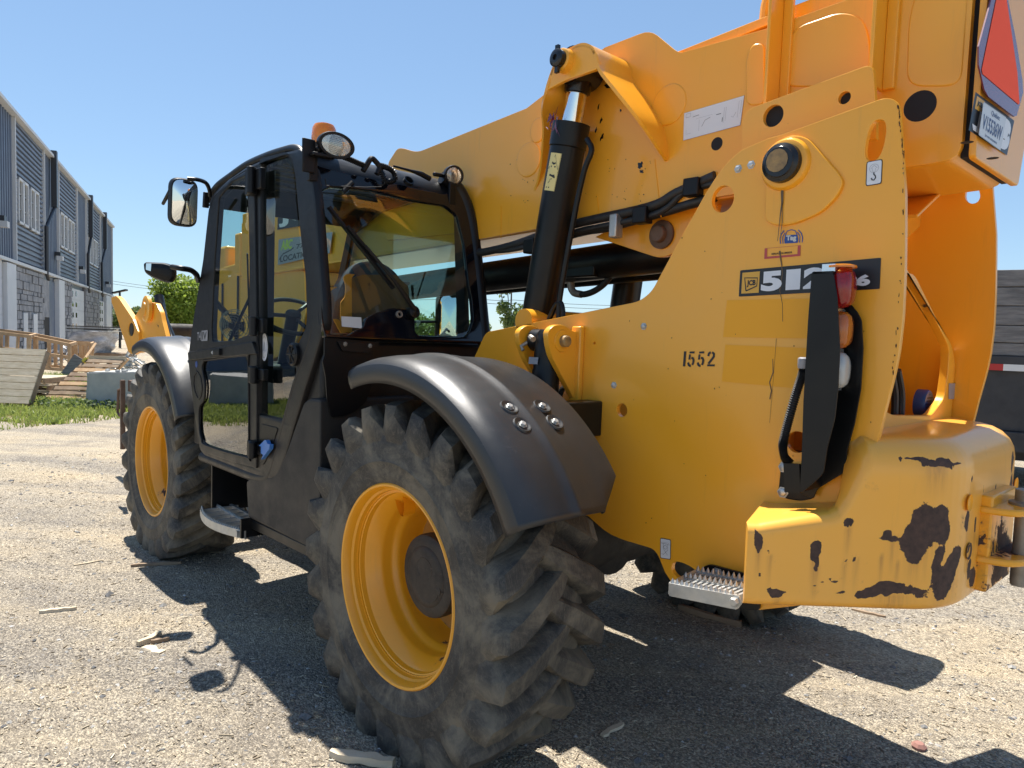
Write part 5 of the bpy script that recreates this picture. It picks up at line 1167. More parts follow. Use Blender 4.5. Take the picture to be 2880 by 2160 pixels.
d = WarpDecal(V, .001); d.poly(rnd([(0, 0), (1, 0), (1, 1), (0, 1)], .05, 3), 'plate_white').up(); d.text('V15536W', .08, .25, .93, .68, 'plate_blue', .02); d.text('Québec', .36, .75, .74, .92, 'plate_blue', .01); d.text('Je me souviens', .25, .07, .78, .18, 'plate_blue', .01); d.ring([(.01, .01), (.99, .01), (.99, .99), (.01, .99)], .015, 'decal_grey'); d.build('licence_plate', TH)
m = MB()
for p in z4((1720, 1225), (1942, 1363)): q = hit(p, (0, 0, rb_.z-.001), (0, 0, 1)); m.lathe([(.016, 0), (0, -.001)], q+Vector((0, 0, -.0015)), (0, 0, 1), 14)
m.build('drain_hole', 'dark_gap', TH)
# boom front: inner section, head and goose-neck
PNz = PY(-.99)
plate('nose_side', PNz, rnd([(-2.75, 2.04), (-2.75, 1.75), (-3.0, 1.45), (-3.5, 1.30), (-5.0, 1.22), (-5.05, 1.9), (-4.5, 2.16), (-3.9, 2.19)], [0, .1, .1, .1, .1, .1, .05, 0]), .40, 'yellow', TH, (), .03)
m = MB(); m.box((4.08, -.985, 1.35), (4.10, -.975, 2.1)); m.box((4.45, -.985, 1.35), (4.47, -.975, 2.0)); m.box((3.55, -.985, 1.9), (3.62, -.93, 2.0)); m.build('nose_seam', 'dark_gap', TH)
m = MB(); m.box((3.92, -1.45, 2.05), (4.05, -.93, 2.42)); bevel(m.build('wear_pad_collar', 'yellow', TH), .02)
m = MB(); m.box((3.62, -1.50, 2.00), (3.80, -.90, 2.56)); m.box((3.80, -1.46, 2.04), (3.92, -.94, 2.50)); bevel(m.build('boom_collar', 'yellow', TH), .01)
yh = -.58; PH = PY(yh)
zh = zm(0, 700)
hp = rnd(PH.px(zh((1150, 605), (1190, 545), (1240, 475), (1290, 460), (1350, 470), (1385, 545), (1400, 620), (1440, 780), (1440, 830), (1200, 900), (1190, 800), (1195, 700))), .02, 3)
for yy in (yh,): plate('carriage_plate', PY(yy), hp, .04, 'yellow_worn', TH)
PH2 = PY(yh+.03)
fk = rnd(PH2.px(zh((960, 418), (1000, 405), (1030, 430), (1150, 610), (1195, 720), (1200, 860), (1150, 915), (1110, 895), (1080, 800), (1040, 690), (1000, 560), (965, 470))), .02, 3)
for yy in (yh+.03,): plate('carriage_arm', PY(yy), fk, .05, 'yellow_worn', TH, [ell(*PH2.px(zh((1132, 695)))[0], .11, .07, 20)] if yy > -1 else [])
m = MB(); q = Y(yh+.01, (zh((1285, 522)))[0]); m.lathe([(.13, 0), (.13, .03), (.10, .04), (.07, .04), (.068, .05), (0, .05)], q, (0, 1, 0), 30); m.build('carriage_pin', 'yellow_worn', TH)
m = MB(); a = Y(yh+.02, zh((1132, 695))[0]); m.tube([a, a+Vector((0, -.9, 0))], .075, 16); m.build('carriage_tube', 'dark_steel', TH)
m = MB(); m.tube([Y(-.7, (343, 640)), Y(-.7, (352, 690)), Y(-.7, (375, 745))], .045, 16); m.tube([Y(-.66, (347, 655)), Y(-.66, (366, 735))], .025, 12); m.build('tilt_ram', 'black_paint', TH)
m = MB(); m.box((4.5, -1.38, 1.3), (4.75, -1.02, 2.36)); bevel(m.build('goose_neck', 'yellow', TH), .03)
# boards on the boom's side, seen through the cab
V = [Y(YB, p)+Vector((0, .014, 0)) for p in ((603, 497), (672, 486), (672, 432), (605, 447))]
d = WarpDecal(V); d.rect(-.0, 0, 1.6, 1, 'decal_black').up(); d.rect(.02, .62, .14, .9, 'decal_logo'); d.text('JCB', .05, .08, 1.5, .85, 'decal_white', .06); d.build('maker_board', TH)
V = [Y(YB, p)+Vector((0, .014, 0)) for p in ((604, 573), (660, 560), (664, 510), (606, 518))]
d = WarpDecal(V); d.rect(0, 0, 1.9, 1, 'decal_grey').up(); d.text('ABC', .1, .55, .55, .95, 'decal_green', .04, .2); d.text('778', .7, .5, 1.1, .7, 'decal_black', .02); d.text('LOCATION', .1, .08, 1.3, .33, 'decal_black', .03); d.ribbon([(.05, .2), (.2, .4), (.5, .5), (.6, .58)], .05, 'decal_black'); d.build('hire_banner', TH)

# ---- compensating cylinder and its lugs on the near plate
xl = Y(-.7, (1253, 760)).x
def lugplate(x, pts, nm='cylinder_lug'):
    P = Pl((x, 0, 0), (0, -1, 0), (0, 0, 1)); return plate(nm, P, rnd(P.px(pts), [.02, .03, .04, .04, .02, 0, 0, 0, .02][:len(pts)], 4), .03, 'yellow', TH, (), .004)
lugplate(xl, [(1186, 745), (1183, 716), (1197, 702), (1218, 701), (1238, 716), (1254, 716), (1256, 872), (1240, 862), (1192, 770)])
xf = Y(-.52, (1122, 740)).x
lugplate(xf, [(1123, 742), (1120, 716), (1135, 703), (1155, 703), (1172, 716), (1200, 720), (1200, 860), (1180, 850), (1135, 775)])
a = Y(-.69, (1249, 705)); m = MB(); m.box((a.x-.03, -.70, 1.335), (a.x+.02, -.672, a.z)); bevel(m.build('lug_web', 'yellow', TH), .006)
q = XX(xl, (1214, 737)); m = MB(); m.lathe([(.045, 0), (.043, .006), (.03, .008)], q, (-1, 0, 0), 28, False, True); m.build('lug_boss', 'yellow', TH)
m = MB(); m.lathe([(.024, .006), (.023, .03), (.018, .034), (0, .034)], q, (-1, 0, 0), 20); m.build('lug_pin', 'pin_metal', TH)
yk = q.y; xm = (xl+xf)/2-.01; b = Vector((xm, yk, q.z)); a = Vector((xm+.02, yk, q.z-.42)); r_ = .058
m = MB(); m.tube([a, a+(b-a)*.70, a+(b-a)*.72, a+(b-a)*.86, b+Vector((0, 0, .02)), b+Vector((0, 0, .045))], [r_, r_, r_*.94, r_*.94, r_*.9, r_*.6], 30); m.tube([b+Vector((xf-xm-.02, 0, 0)), b+Vector((xl-xm+.02, 0, 0))], r_*.8, 28); m.build('levelling_cylinder', 'black_paint', TH)
V = [Y(yk+r_+.002, p) for p in z9((572, 440), (650, 445), (658, 385), (578, 380))]; mesh('cylinder_label', V, [(0, 1, 2, 3)], 'decal_grey', TH)
m = MB(); q = Y(-.55, (1141, 765-30)); m.tube([Y(-.55, (1139, 740)), Y(-.53, (1126, 748)), Y(-.53, (1130, 757))], .008, 8); m.tube([Y(-.53, (1146, 728)), Y(-.52, (1152, 733))], .012, 8); m.build('grease_fitting', 'dull_steel', TH)
# fender arm
a = Y(-.62, (1262, 905)); m = MB(); m.box((a.x-.025, -.70, a.z-.07), (a.x+.06, -.30, a.z+.07)); bevel(m.build('fender_arm', 'black_paint', TH), .006)
m = MB(); m.tube([Y(-.66, (1205, 870)), Y(-.66, (1215, 840)), Y(-.66, (1232, 838))], .012, 8, True, 4); m.build('brake_hose', 'hose_rubber', TH)

# ---- fenders
def cylhit(px, cx, cz, r):
    d = ray(*px); A_ = d.x**2+d.z**2; B_ = 2*(d.x*(CAM.x-cx)+d.z*(CAM.z-cz)); C_ = (CAM.x-cx)**2+(CAM.z-cz)**2-r*r
    t = (-B_-math.sqrt(max(0, B_*B_-4*A_*C_)))/(2*A_); return CAM+d*t
def fender_mesh():
    sec = [(.052, .775), (.058, .80), (.058, .825), (.052, .842), (.036, .856), (.0, .868), (-.05, .874), (-.12, .877), (-.155, .878), (-.168, .884), (-.182, .884), (-.195, .878), (-.235, .878), (-.248, .872), (-.33, .870), (-.40, .868), (-.425, .864), (-.43, .855)]
    V = []; angs = [71.5+i*(152.5-71.5)/54 for i in range(55)]
    for a in angs:
        sh = 0 if a < 145 else (a-145)/7.5
        for y, r in sec:
            if y < -.3: y = y+.13*sh*(abs(y)-.3)/.13
            aa = a
            if a < 74: aa = a+(.058-y)*0
            V.append((r*math.cos(R(aa)), y, r*math.sin(R(aa))))
    n = len(sec); F = [(i*n+j, i*n+j+1, (i+1)*n+j+1, (i+1)*n+j) for i in range(54) for j in range(n-1)]
    me = bpy.data.meshes.new('fender'); me.from_pydata(V, [], F); me.materials.append(M['black_plastic']); me.shade_smooth(); me.set_sharp_from_angle(angle=R(28))
    return me
FM = fender_mesh()
fb = [cylhit(p, 0, RZ, .878) for p in ((1099, 882), (1127, 920), (1170, 880), (1197, 914))]
BMS = None
for i, (x, y, s) in enumerate(((0, 0, 1), (WB, 0, 1), (0, -2.6, -1), (WB, -2.6, -1))):
    w_ = Matrix.Translation((x, y, RZ)) @ Matrix.Diagonal((1, s, 1, 1))
    f = bpy.data.objects.new('fender', FM); put(f, TH, w_); so = f.modifiers.new('solid', 'SOLIDIFY'); so.thickness = .006; so.offset = -1 if s > 0 else -1
    if s > 0:
        for q in fb:
            p = q-Vector((0, 0, RZ)); nn = Vector((p.x, 0, p.z)).normalized(); p += Vector((x, 0, RZ))+nn*.005
            m = MB(); m.lathe([(.035, -.001), (.031, .004), (.026, .003), (.02, -.0005), (.0, -.001)], p, nn, 28); m.build('bolt_cup', 'black_plastic', f, 60)
            m = MB(); m.bolt(p, nn, .011, .009); m.build('bolt', 'galvanised', f)

# ---- tank, steps
PT = PY(0.0)
tk = PT.px([(531, 1040), (545, 1030), (592, 1032), (615, 985), (655, 870), (668, 860), (692, 862), (690, 1196), (655, 1178), (535, 1118)])
o = plate('side_tank', PT, rnd(tk, [.02, .03, .06, .03, .02, .02, .02, .02, .02, .02], 5), .5, 'tank_plastic', TH, (), .012)
m = MB(); a, b = Y(0, (540, 1128)), Y(0, (690, 1200)); m.bar(a+Vector((0, -.03, -.01)), b+Vector((0, -.03, -.012)), .05, .05); m.box((b.x-.01, -.5, b.z-.04), (b.x+.03, -.02, b.z+.1)); bevel(m.build('tank_skirt', 'black_paint', TH), .005)
m = MB(); q = Y(-.1, (662, 855)); m.lathe([(.045, 0), (.045, .05), (.035, .055), (0, .055)], q+Vector((0, 0, -.03)), (0, 0, 1), 24); m.build('filler_cap', 'lamp_black', TH)
# cab step
z6 = zm(280, 1100)
m = MB(); st = [ZZ(.53, p) for p in ((457, 1104), (462, 1112), (490, 1128), (520, 1138), (537, 1136), (537, 1100), (515, 1085), (475, 1088))]
c_ = Vector((1.62, -.02, .53)); arc = [Vector((1.98-.62*t, .02+.07*math.sin(math.pi*(t*.9+.08)), .515)) for t in [i/10 for i in range(11)]]
m.bar(arc[0], arc[1], .02, .045)
for i in range(10): m.bar(arc[i], arc[i+1], .018, .045)
for yy in (-.05, -.13): m.bar((1.98, yy, .515), (1.36, yy, .515), .014, .04)
for k in range(7): x = 1.94-.09*k; m.bar((x, .06, .515), (x, -.16, .515), .014, .036, (0, 0, 1))
for k in range(34):
    p = arc[min(9, k*10//34)]; t = k/34; x = 1.98-.62*t; yq = .02+.07*math.sin(math.pi*(t*.9+.08)); m.lathe([(.007, 0), (0, .014)], (x, yq, .537), (0, 0, 1), 4)
    m.lathe([(.007, 0), (0, .014)], (x, -.05, .534), (0, 0, 1), 4)
m.build('cab_step', 'galvanised', TH, 20)
m = MB(); m.box((1.36, -.3, .5), (1.375, .05, .60)); m.box((1.36, -.36, .5), (2.0, -.34, .84)); m.box((1.98, -.34, .5), (1.995, -.02, .84)); m.build('step_housing', 'black_paint', TH)
# rear step
PR = PY(-.46)
m = MB(); a, b = Y(-.46, (1449, 1272)), Y(-.46, (1592, 1300)); bz = (a.z+b.z)/2
m.bar(a, b, .02, .042); a2 = Vector((a.x+.02, -.64, a.z+.0)); b2 = Vector((b.x+.0, -.64, b.z)); m.bar(a2, b2, .014, .04); m.bar(a*.5+a2*.5, b*.5+b2*.5, .012, .036); m.bar(a, a2, .016, .04)
for k in range(12):
    t = (k+.5)/12; m.bar(a.lerp(b, t), a2.lerp(b2, t), .008, .03)
for ln in ((a, b), (a*.5+a2*.5, b*.5+b2*.5), (a2, b2)):
    for k in range(13): q = ln[0].lerp(ln[1], (k+.3)/13.3)+Vector((0, 0, .02)); m.lathe([(.0075, 0), (.0055, .008), (0, .018)], q, (0, 0, 1), 6)
m.build('rear_step', 'galvanised', TH, 20)
m = MB(); m.bolt(Y(-.45, (1591, 1298)), (0, 1, 0), .014, .02); m.build('bolt', 'galvanised', TH)
PR2 = PY(-.685); plate('step_bracket', PR2, rnd(PR2.px([(1497, 1262), (1517, 1225), (1532, 1219), (1640, 1248), (1640, 1320), (1560, 1310)]), .015, 3), .012, 'black_paint', TH, (), .002)
m = MB(); m.bolt(Y(-.685, (1550, 1240)), (0, 1, 0), .016, .01); m.build('bolt', 'galvanised', TH)

# ---- rear light cluster
e = bpy.data.objects.new('tail_light_unit', None); put(e, TH, Matrix.Translation((-1.3, -.62, 1.5)))
PO = PY(-.565); wb_ = [(1753, 586), (1800, 589), (1808, 640), (1812, 720), (1814, 754), (1810, 841), (1803, 904), (1786, 971), (1779, 1021), (1770, 1032), (1731, 1066), (1727, 1060), (1731, 991), (1735, 866), (1745, 691)]
plate('outer_cheek', PO, rnd(PO.px(wb_), .008, 2), .006, 'black_paint', e, (), .0015)
PI = PY(-.672); wi = [(1790, 600)]+z7((1330, -60), (1360, 0), (1375, 250), (1355, 600), (1300, 900), (1235, 1130), (1220, 1280), (1190, 1330), (980, 1460), (940, 1545), (830, 1500), (1000, 700))
plate('inner_cheek', PI, rnd(PI.px(wi), .006, 2), .006, 'black_paint', e, (), .0015)
m = MB(); pts = [Y(-.565, p) for p in ((1757, 588), (1749, 691), (1739, 866), (1735, 991), (1731, 1060))]; V = []
for p in pts: V += [p+Vector((-.004, -.003, 0)), Vector((p.x-.004, -.675, p.z)), p+Vector((-.01, -.003, 0)), Vector((p.x-.01, -.675, p.z))]
m.add(V, [(4*i, 4*i+1, 4*i+5, 4*i+4) for i in range(4)]+[(4*i+2, 4*i+6, 4*i+7, 4*i+3) for i in range(4)])
t_ = Y(-.565, (1757, 587)); t2 = Y(-.565, (1799, 590)); m.box((t2.x, -.675, t_.z-.006), (t_.x, -.565, t_.z)); m.build('back_web', 'black_paint', e)
mp_ = rnd(PY(-.69).px(z7((665, 1235), (740, 1240), (850, 1250), (940, 1545), (830, 1565), (700, 1545), (640, 1480))), .01, 3); plate('mounting_plate', PY(-.69), mp_, .008, 'black_paint', e)
for p in z7((692, 1272), (683, 1488), (810, 1390)): m = MB(); m.bolt(Y(-.69, p), (0, 1, 0), .013, .01); m.build('bolt', 'galvanised', e)
m = MB(); m.bar(Y(-.60, z7((760, 1240))[0]), Y(-.60, z7((770, 1490))[0]), .01, .05, (1, 0, 0)); m.build('gusset', 'black_paint', e)
def lamp(px, h, wdt, dep, mat, name):
    q = Y(-.62, px); m = MB(); n = 24; V = []; secs = [(1, 0), (1, .45), (.93, .75), (.75, .93), (.4, 1)]
    for s_, t in secs:
        for k in range(n):
            a = 2*math.pi*k/n; c_, s2 = math.cos(a), math.sin(a); y = math.copysign(abs(c_)**.9, c_)*wdt*s_; z = math.copysign(abs(s2)**.85, s2)*h*s_
            V.append((q.x+.03-dep*t, q.y+y, q.z+z))
    m.add(V, [(i*n+k, (i+1)*n+k, (i+1)*n+(k+1) % n, i*n+(k+1) % n) for i in range(4) for k in range(n)]+[tuple(range(4*n, 5*n))]); l = m.build(name, mat, e, 50)
    m = MB(); m.box((q.x+.012, q.y-.036, q.z-h*1.12), (q.x+.05, q.y+.036, q.z+h*1.12)); m.build('lamp_base', 'reflector', l)
lamp((1822, 622), .060, .042, .060, 'red_lens', 'brake_lamp'); lamp((1821, 713), .055, .040, .052, 'amber_lens', 'indicator_lamp'); lamp((1818, 800), .054, .040, .048, 'clear_lens', 'reversing_lamp')
q = Y(-.62, (1803, 577)); m = MB(); m.lathe([(.042, 0), (.042, .006), (.03, .01), (0, .011)], q+Vector((-.02, 0, -.004)), (0, 0, 1), 24); m.build('top_reflector', 'beacon_lens', e)
cp = smooth_path([Y(-.61, p) for p in z7((868, 395), (850, 470), (800, 620), (735, 850), (690, 1030), (682, 1110), (700, 1190), (745, 1240))], 24)
m = MB(); m.tube(cp, [.0125+(.0022 if i % 2 else -.0012) for i in range(len(cp))], 12); m.build('corrugated_conduit', 'hose_rubber', e, 80)
m = MB(); q = Y(-.61, z7((862, 385))[0]); m.lathe([(.016, 0), (.018, .01), (.018, .03), (.012, .034)], q+Vector((0, 0, -.012)), (0, 0, 1), 12, True, True); m.build('conduit_gland', 'decal_grey', e)

# ------------------------------------------------------------------ cab
CAB = bpy.data.objects.new('cab', None); put(CAB, TH, Matrix.Translation((1.4, -.46, .85)))
c3 = zm(380, 340); c4 = zm(480, 800); c6 = zm(820, 340); c7 = zm(820, 740)
P0 = PY(0.0)
outer = [(405, 775), (416, 690), (437, 560), (449, 450), (460, 420), (490, 388), (530, 360), (570, 342), (610, 328), (645, 320), (662, 332), (672, 365), (681, 440), (690, 560), (697, 650), (698, 700), (690, 738), (676, 785), (655, 850), (632, 930), (612, 1000), (601, 1026), (583, 1037), (560, 1032), (500, 1008), (440, 985), (430, 972), (419, 890), (408, 810)]
doorhole = [(413, 776), (424, 690), (445, 565), (458, 455), (470, 425), (500, 393), (540, 370), (546, 372), (549, 560), (552, 760), (550, 1006), (500, 990), (446, 970), (436, 955), (426, 880)]
quarter = c3((1080, 352), (1300, 297), (1345, 345), (1372, 480), (1415, 950), (1462, 1350), (1472, 1659))+c4((1162, 350), (1120, 450), (1062, 560), (1075, 800), (968, 1165), (750, 1118), (768, 600))
bv = [.01]*5+[.06]*0
plate('side_frame', P0, rnd(P0.px(outer), .02, 3), .05, 'cab_black', CAB, [rnd(P0.px(doorhole), .02, 3), rnd(P0.px(quarter), .03, 4)], .016)
# fat rounded rear hoop
m = MB(); hoop = smooth_path([Y(-.03, p) for p in ((452, 432), (470, 404), (500, 381), (535, 357), (575, 339), (612, 327), (640, 322), (655, 336), (664, 380), (672, 470), (681, 580), (688, 660), (684, 715), (670, 765), (645, 838), (622, 918), (602, 990), (590, 1024), (572, 1032), (540, 1024), (480, 1001), (440, 986))], 5)
m.tube(hoop, [.022+.010*min(1, max(0, (i-35)/25)) for i in range(len(hoop))], 14); m.build('hoop', 'cab_black', CAB)
V = [Y(-.02, p) for p in quarter]; o = mesh('quarter_glass', V, [tuple(range(len(V)))], 'cab_glass', CAB)
# door
DP = PY(.012); dr = bpy.data.objects.new('door', None)
dout = [(406, 770), (417, 690), (438, 565), (451, 455), (463, 425), (495, 390), (535, 366), (548, 366), (551, 560), (554, 760), (553, 1012), (500, 998), (440, 978), (430, 962), (418, 885)]
uph = [(472, 428), (500, 394), (534, 378), (538, 560), (537, 722), (505, 735), (458, 738), (456, 712), (463, 560)]
loh = c4((290, 655), (640, 612), (672, 690), (676, 1440), (655, 1492), (310, 1392), (268, 1330), (250, 1230), (252, 1060), (292, 985), (298, 860), (275, 720))
door = plate('door', DP, rnd(DP.px(dout), .015, 3), .035, 'cab_black', CAB, [rnd(DP.px(uph), .02, 3), rnd(DP.px(loh), .02, 3)], .006)
V = [Y(.006, p) for p in uph]; mesh('door_window', V, [tuple(range(len(V)))], 'cab_glass', door)
V = [Y(.006, p) for p in loh]; mesh('lower_door_window', V, [tuple(range(len(V)))], 'door_glass', door)
q = [Y(-.10, p) for p in ((425, 770), (550, 745), (552, 1000), (432, 965))]; mesh('door_lining', q, [(0, 1, 2, 3)], 'dark_gap', CAB)
gasket = smooth_path([Y(.014, p) for p in loh]+[Y(.014, loh[0])], 4); m = MB(); m.tube(gasket, .006, 6); m.build('gasket', 'lamp_black', door)
DP2 = PY(.03); plate('belt_bar', DP2, rnd(DP2.px(c4((145, 585), (700, 492), (738, 600), (150, 655))), .01, 2), .02, 'cab_black', door, (), .005)
plate('latch', PY(.045), rnd(PY(.045).px(c4((342, 565), (415, 553), (415, 612), (342, 622))), .006, 2), .02, 'lamp_black', door)
m = MB(); q = Y(.046, c4((360, 588))[0]); m.lathe([(.012, 0), (.010, .004), (0, .005)], q, (0, 1, 0), 3); m.build('latch_key', 'galvanised', door)
hq = c4((225, 735), (262, 790), (280, 900), (262, 985), (238, 1005), (205, 930), (190, 850), (200, 770)); hp_ = DP.px(hq)
plate('handle_recess', PY(.016), rnd(hp_, .02, 3), .01, 'lamp_black', door, [[(a*.7+sum(p[0] for p in hp_)/8*.3, b*.8+sum(p[1] for p in hp_)/8*.2) for a, b in hp_]], .003)
for p in (((535, 366), (562, 415)), ((543, 684), (566, 727)), ((541, 790), (568, 831)), ((539, 950), (564, 994))):
    a, b = Y(.03, p[0]), Y(.03, p[1]); x0, x1 = sorted((a.x, b.x)); z0, z1_ = sorted((a.z, b.z)); xm = (x0+x1)/2
    m = MB(); m.box((xm, .012, z0), (x1, .045, z1_)); m.box((x0, .0, z0+.02), (xm-.01, .03, z1_-.01)); m.lathe([(.02, 0), (.02, z1_-z0)], (xm, .045, z0), (0, 0, 1), 14, True, True); bevel(m.build('hinge', 'lamp_black', door), .005)
quadpatch('orange_reflector', c4((727, 1258), (748, 1258), (750, 1136), (729, 1136)), 'orange_sticker', 0, .003)
V = [Y(.014, p) for p in c4((230, 492), (320, 486), (322, 395), (232, 404))]; d = WarpDecal(V); d.text('T4', .0, .1, .36, .9, 'decal_grey', .02); d.rect(.42, .0, 1, 1, 'decal_grey').up(); d.text('IV', .5, .12, .92, .88, 'decal_black', .02); d.build('engine_sticker', TH)
q = Y(-.018, c4((812, 542))[0]); d = Decal(q+Vector((.04, 0, -.07)), q+Vector((-.04, 0, -.07)), q+Vector((.04, 0, .07)), .002); d.poly(ell(.5, .5, .5, .5, 28), 'decal_white').up(); d.ring(ell(.5, .5, .38, .38, 24), .02, 'decal_grey'); d.ribbon([(.35, .35), (.5, .7), (.65, .35)], .03, 'decal_black'); d.build('round_sticker', TH)
q = Y(.014, c4((222, 690))[0]); m = MB(); m.lathe([(.02, 0), (0, .001)], q, (0, 1, 0), 16); m.build('blue_sticker', 'decal_blue', TH)
m = MB(); q = Y(-.015, c4((1100, 605))[0]); m.lathe([(.055, 0), (.055, .03), (.045, .036), (.035, .03), (.02, .034), (0, .034)], q, (0, 1, 0), 26)
for k in range(6): m.tube([q+Vector((math.cos(k)*.05, .034, math.sin(k)*.05)), q+Vector((0, .036, 0))], .003, 5)
m.build('vent', 'lamp_black', CAB)
o = plate('kick_recess', PY(.004), rnd(PY(.004).px(c4((770, 1200), (925, 1240), (870, 1420), (800, 1560), (770, 1560))), .02, 3), .004, 'lamp_black', CAB)
m = MB(); q = [Y(.01, p) for p in c4((775, 1412), (845, 1342), (858, 1345), (868, 1375), (890, 1380), (885, 1420), (815, 1510), (832, 1470), (790, 1440))]; n_ = len(q)
m.add(q+[p+Vector((0, .02, 0)) for p in q], [tuple(range(n_)), tuple(reversed(range(n_, 2*n_)))]+[(i, (i+1) % n_, (i+1) % n_+n_, i+n_) for i in range(n_)]); m.build('blue_lever', 'blue_plastic', CAB)

# rear wall
RP = Pl((.602, 0, 1.625), (0, -1, 0), (.2, 0, 1))
def RR(px, w=0): return hit(px, RP.o, RP.n)+RP.n*w
rout = [(674, 350), (700, 362), (960, 420), (985, 404), (1003, 425), (1018, 458), (1031, 530), (1042, 640), (1050, 720), (1047, 742), (702, 729), (697, 700), (685, 500)]
rin = c6((235, 690), (255, 610), (340, 568), (700, 605), (1000, 680), (1330, 730), (1430, 810), (1490, 1050), (1530, 1400))+c7((1560, 300), (1575, 490), (1545, 590), (1495, 642), (1095, 624), (1068, 590), (1066, 430), (1040, 398), (860, 385), (700, 440), (640, 475), (618, 560), (560, 575), (480, 628), (300, 605), (272, 520))
plate('rear_frame', RP, rnd(RP.px(rout), .01, 2), .03, 'cab_border', CAB, [rnd(RP.px(rin), .02, 3)], .005)
V = [RR(p, -.012) for p in rin]; mesh('rear_window', V, [tuple(range(len(V)))], 'cab_glass', CAB)
m = MB(); m.tube([RR(p, -.02) for p in ((960, 380), (990, 400), (1010, 436), (1024, 490), (1036, 580), (1048, 700), (1052, 745))], .035, 14, True, 5); m.build('hoop', 'cab_black', CAB)
# rear header
hs = [(606, 330), (648, 320), (664, 330), (674, 352), (677, 384), (640, 380), (612, 350)]
plate('rear_header', PY(-.02), rnd(PY(-.02).px(hs), .035, 5), .93, 'cab_black', CAB, (), .03)
plate('front_header', PY(-.02), rnd(PY(-.02).px([(449, 445), (458, 420), (480, 396), (500, 382), (500, 396), (478, 425), (462, 450)]), .01, 3), .91, 'cab_black', CAB, (), .01)
top = [Y(-.03, p) for p in ((500, 385), (560, 350), (612, 334))]
m = MB(); V = [p+Vector((0, y, .0)) for p in top for y in (0, -.87)]; mesh('roof_window', V, [(0, 1, 3, 2), (2, 3, 5, 4)], 'frosted', CAB)
sl = smooth_path(top, 8); x_ = 1.12
while x_ < 1.85:
    zz = np.interp(x_, [p.x for p in reversed(sl)], [p.z for p in reversed(sl)]); m = MB(); m.box((x_-.027, -.90, zz-.035), (x_+.027, -.05, zz-.012)); m.build('roof_bar', 'lamp_black', CAB, None); x_ += .098
m = MB(); m.tube([p+Vector((0, -.87, 0)) for p in sl], .035, 12); m.build('roof_rail', 'cab_black', CAB)
rs = [(-.72, 1.5), (-.80, 2.36), (-1.1, 2.44), (-1.66, 2.41), (-2.0, 2.3), (-2.36, 1.4), (-2.3, .86), (-.9, .86)]
rh = [(-.80, 1.56), (-.87, 2.31), (-1.1, 2.37), (-1.62, 2.35), (-1.95, 2.24), (-2.25, 1.45), (-2.2, 1.3), (-1.3, 1.5)]
plate('right_side_frame', PY(-.90), rs, .03, 'cab_black', CAB, [rh], .003)
mesh('right_window', [PY(-.91).P(a, b) for a, b in rh], [tuple(range(len(rh)))], 'cab_glass', CAB)
mesh('windscreen', [(2.0, -.03, 2.31), (2.0, -.9, 2.31), (2.37, -.9, 1.38), (2.37, -.03, 1.38)], [(0, 1, 2, 3)], 'cab_glass', CAB)
m = MB(); m.box((2.26, -.9, .86), (2.36, -.04, 1.38)); m.box((1.2, -.9, .84), (2.3, -.05, .9)); bevel(m.build('cab_floor', 'cab_black', CAB), .01)
m = MB(); m.box((.66, -1.02, 1.10), (.90, -.03, 1.555)); m.box((.66, -.72, .9), (1.3, -.06, 1.15)); bevel(m.build('rear_wall', 'cab_black', CAB), .02)
m = MB(); m.tube([(.655, -.05, 1.57), (.655, -1.03, 1.575)], .018, 8); m.build('belt_seam', 'cab_black', CAB)
PM = Pl((.60, 0, 0), (0, -1, 0), (0, 0, 1))
mf = PM.px(c4((1330, 455), (1810, 500), (1750, 590), (1735, 890), (1690, 1010), (1600, 1095), (1500, 1140), (1390, 1150), (1352, 1000), (1340, 800), (1312, 660), (1328, 620)))
plate('mud_flap', PM, rnd(mf, .008, 2), .01, 'lamp_black', TH, (), .002)
for p in c4((1508, 515), (1722, 530)): q = hit(p, (.589, 0, 0), (1, 0, 0)); m = MB(); m.bolt(q, (-1, 0, 0), .008, .006); m.build('bolt', 'dull_steel', TH)
plate('flap_bracket', Pl((.588, 0, 0), (0, -1, 0), (0, 0, 1)), rnd(Pl((.588, 0, 0), (0, -1, 0), (0, 0, 1)).px(c4((1440, 490), (1770, 520), (1710, 595), (1490, 575))), .005, 2), .006, 'cab_black', TH, (), .001)

# interior
m = MB(); PSt = Pl((1.02, 0, 0), (0, -1, 0), (0, 0, 1)); sp_ = PSt.px([(712, 800), (716, 680), (735, 610), (775, 566), (825, 562), (866, 590), (885, 650), (892, 800)])
st = plate('seat', PSt, rnd(sp_, .08, 5), .10, 'seat_fabric', CAB, (), .03)
m = MB(); m.box((1.1, -.72, 1.2), (1.55, -.24, 1.32)); bevel(m.build('seat_cushion', 'seat_fabric', CAB), .04)
V = [hit(p, (1.005, 0, 0), (1, 0, 0)) for p in c7((570, 350), (910, 388), (1022, 168), (595, 100))]; d = WarpDecal(V); d.rect(0, 0, 1, 1, 'decal_grey').up(); d.rect(.02, .02, .92, .5, 'paper'); d.build('document_pouch', CAB)
V = [RR(p, -.006) for p in c7((440, 545), (615, 562), (608, 466), (435, 458))]; mesh('wiring_label', V, [(0, 1, 2, 3)], 'paper', CAB)
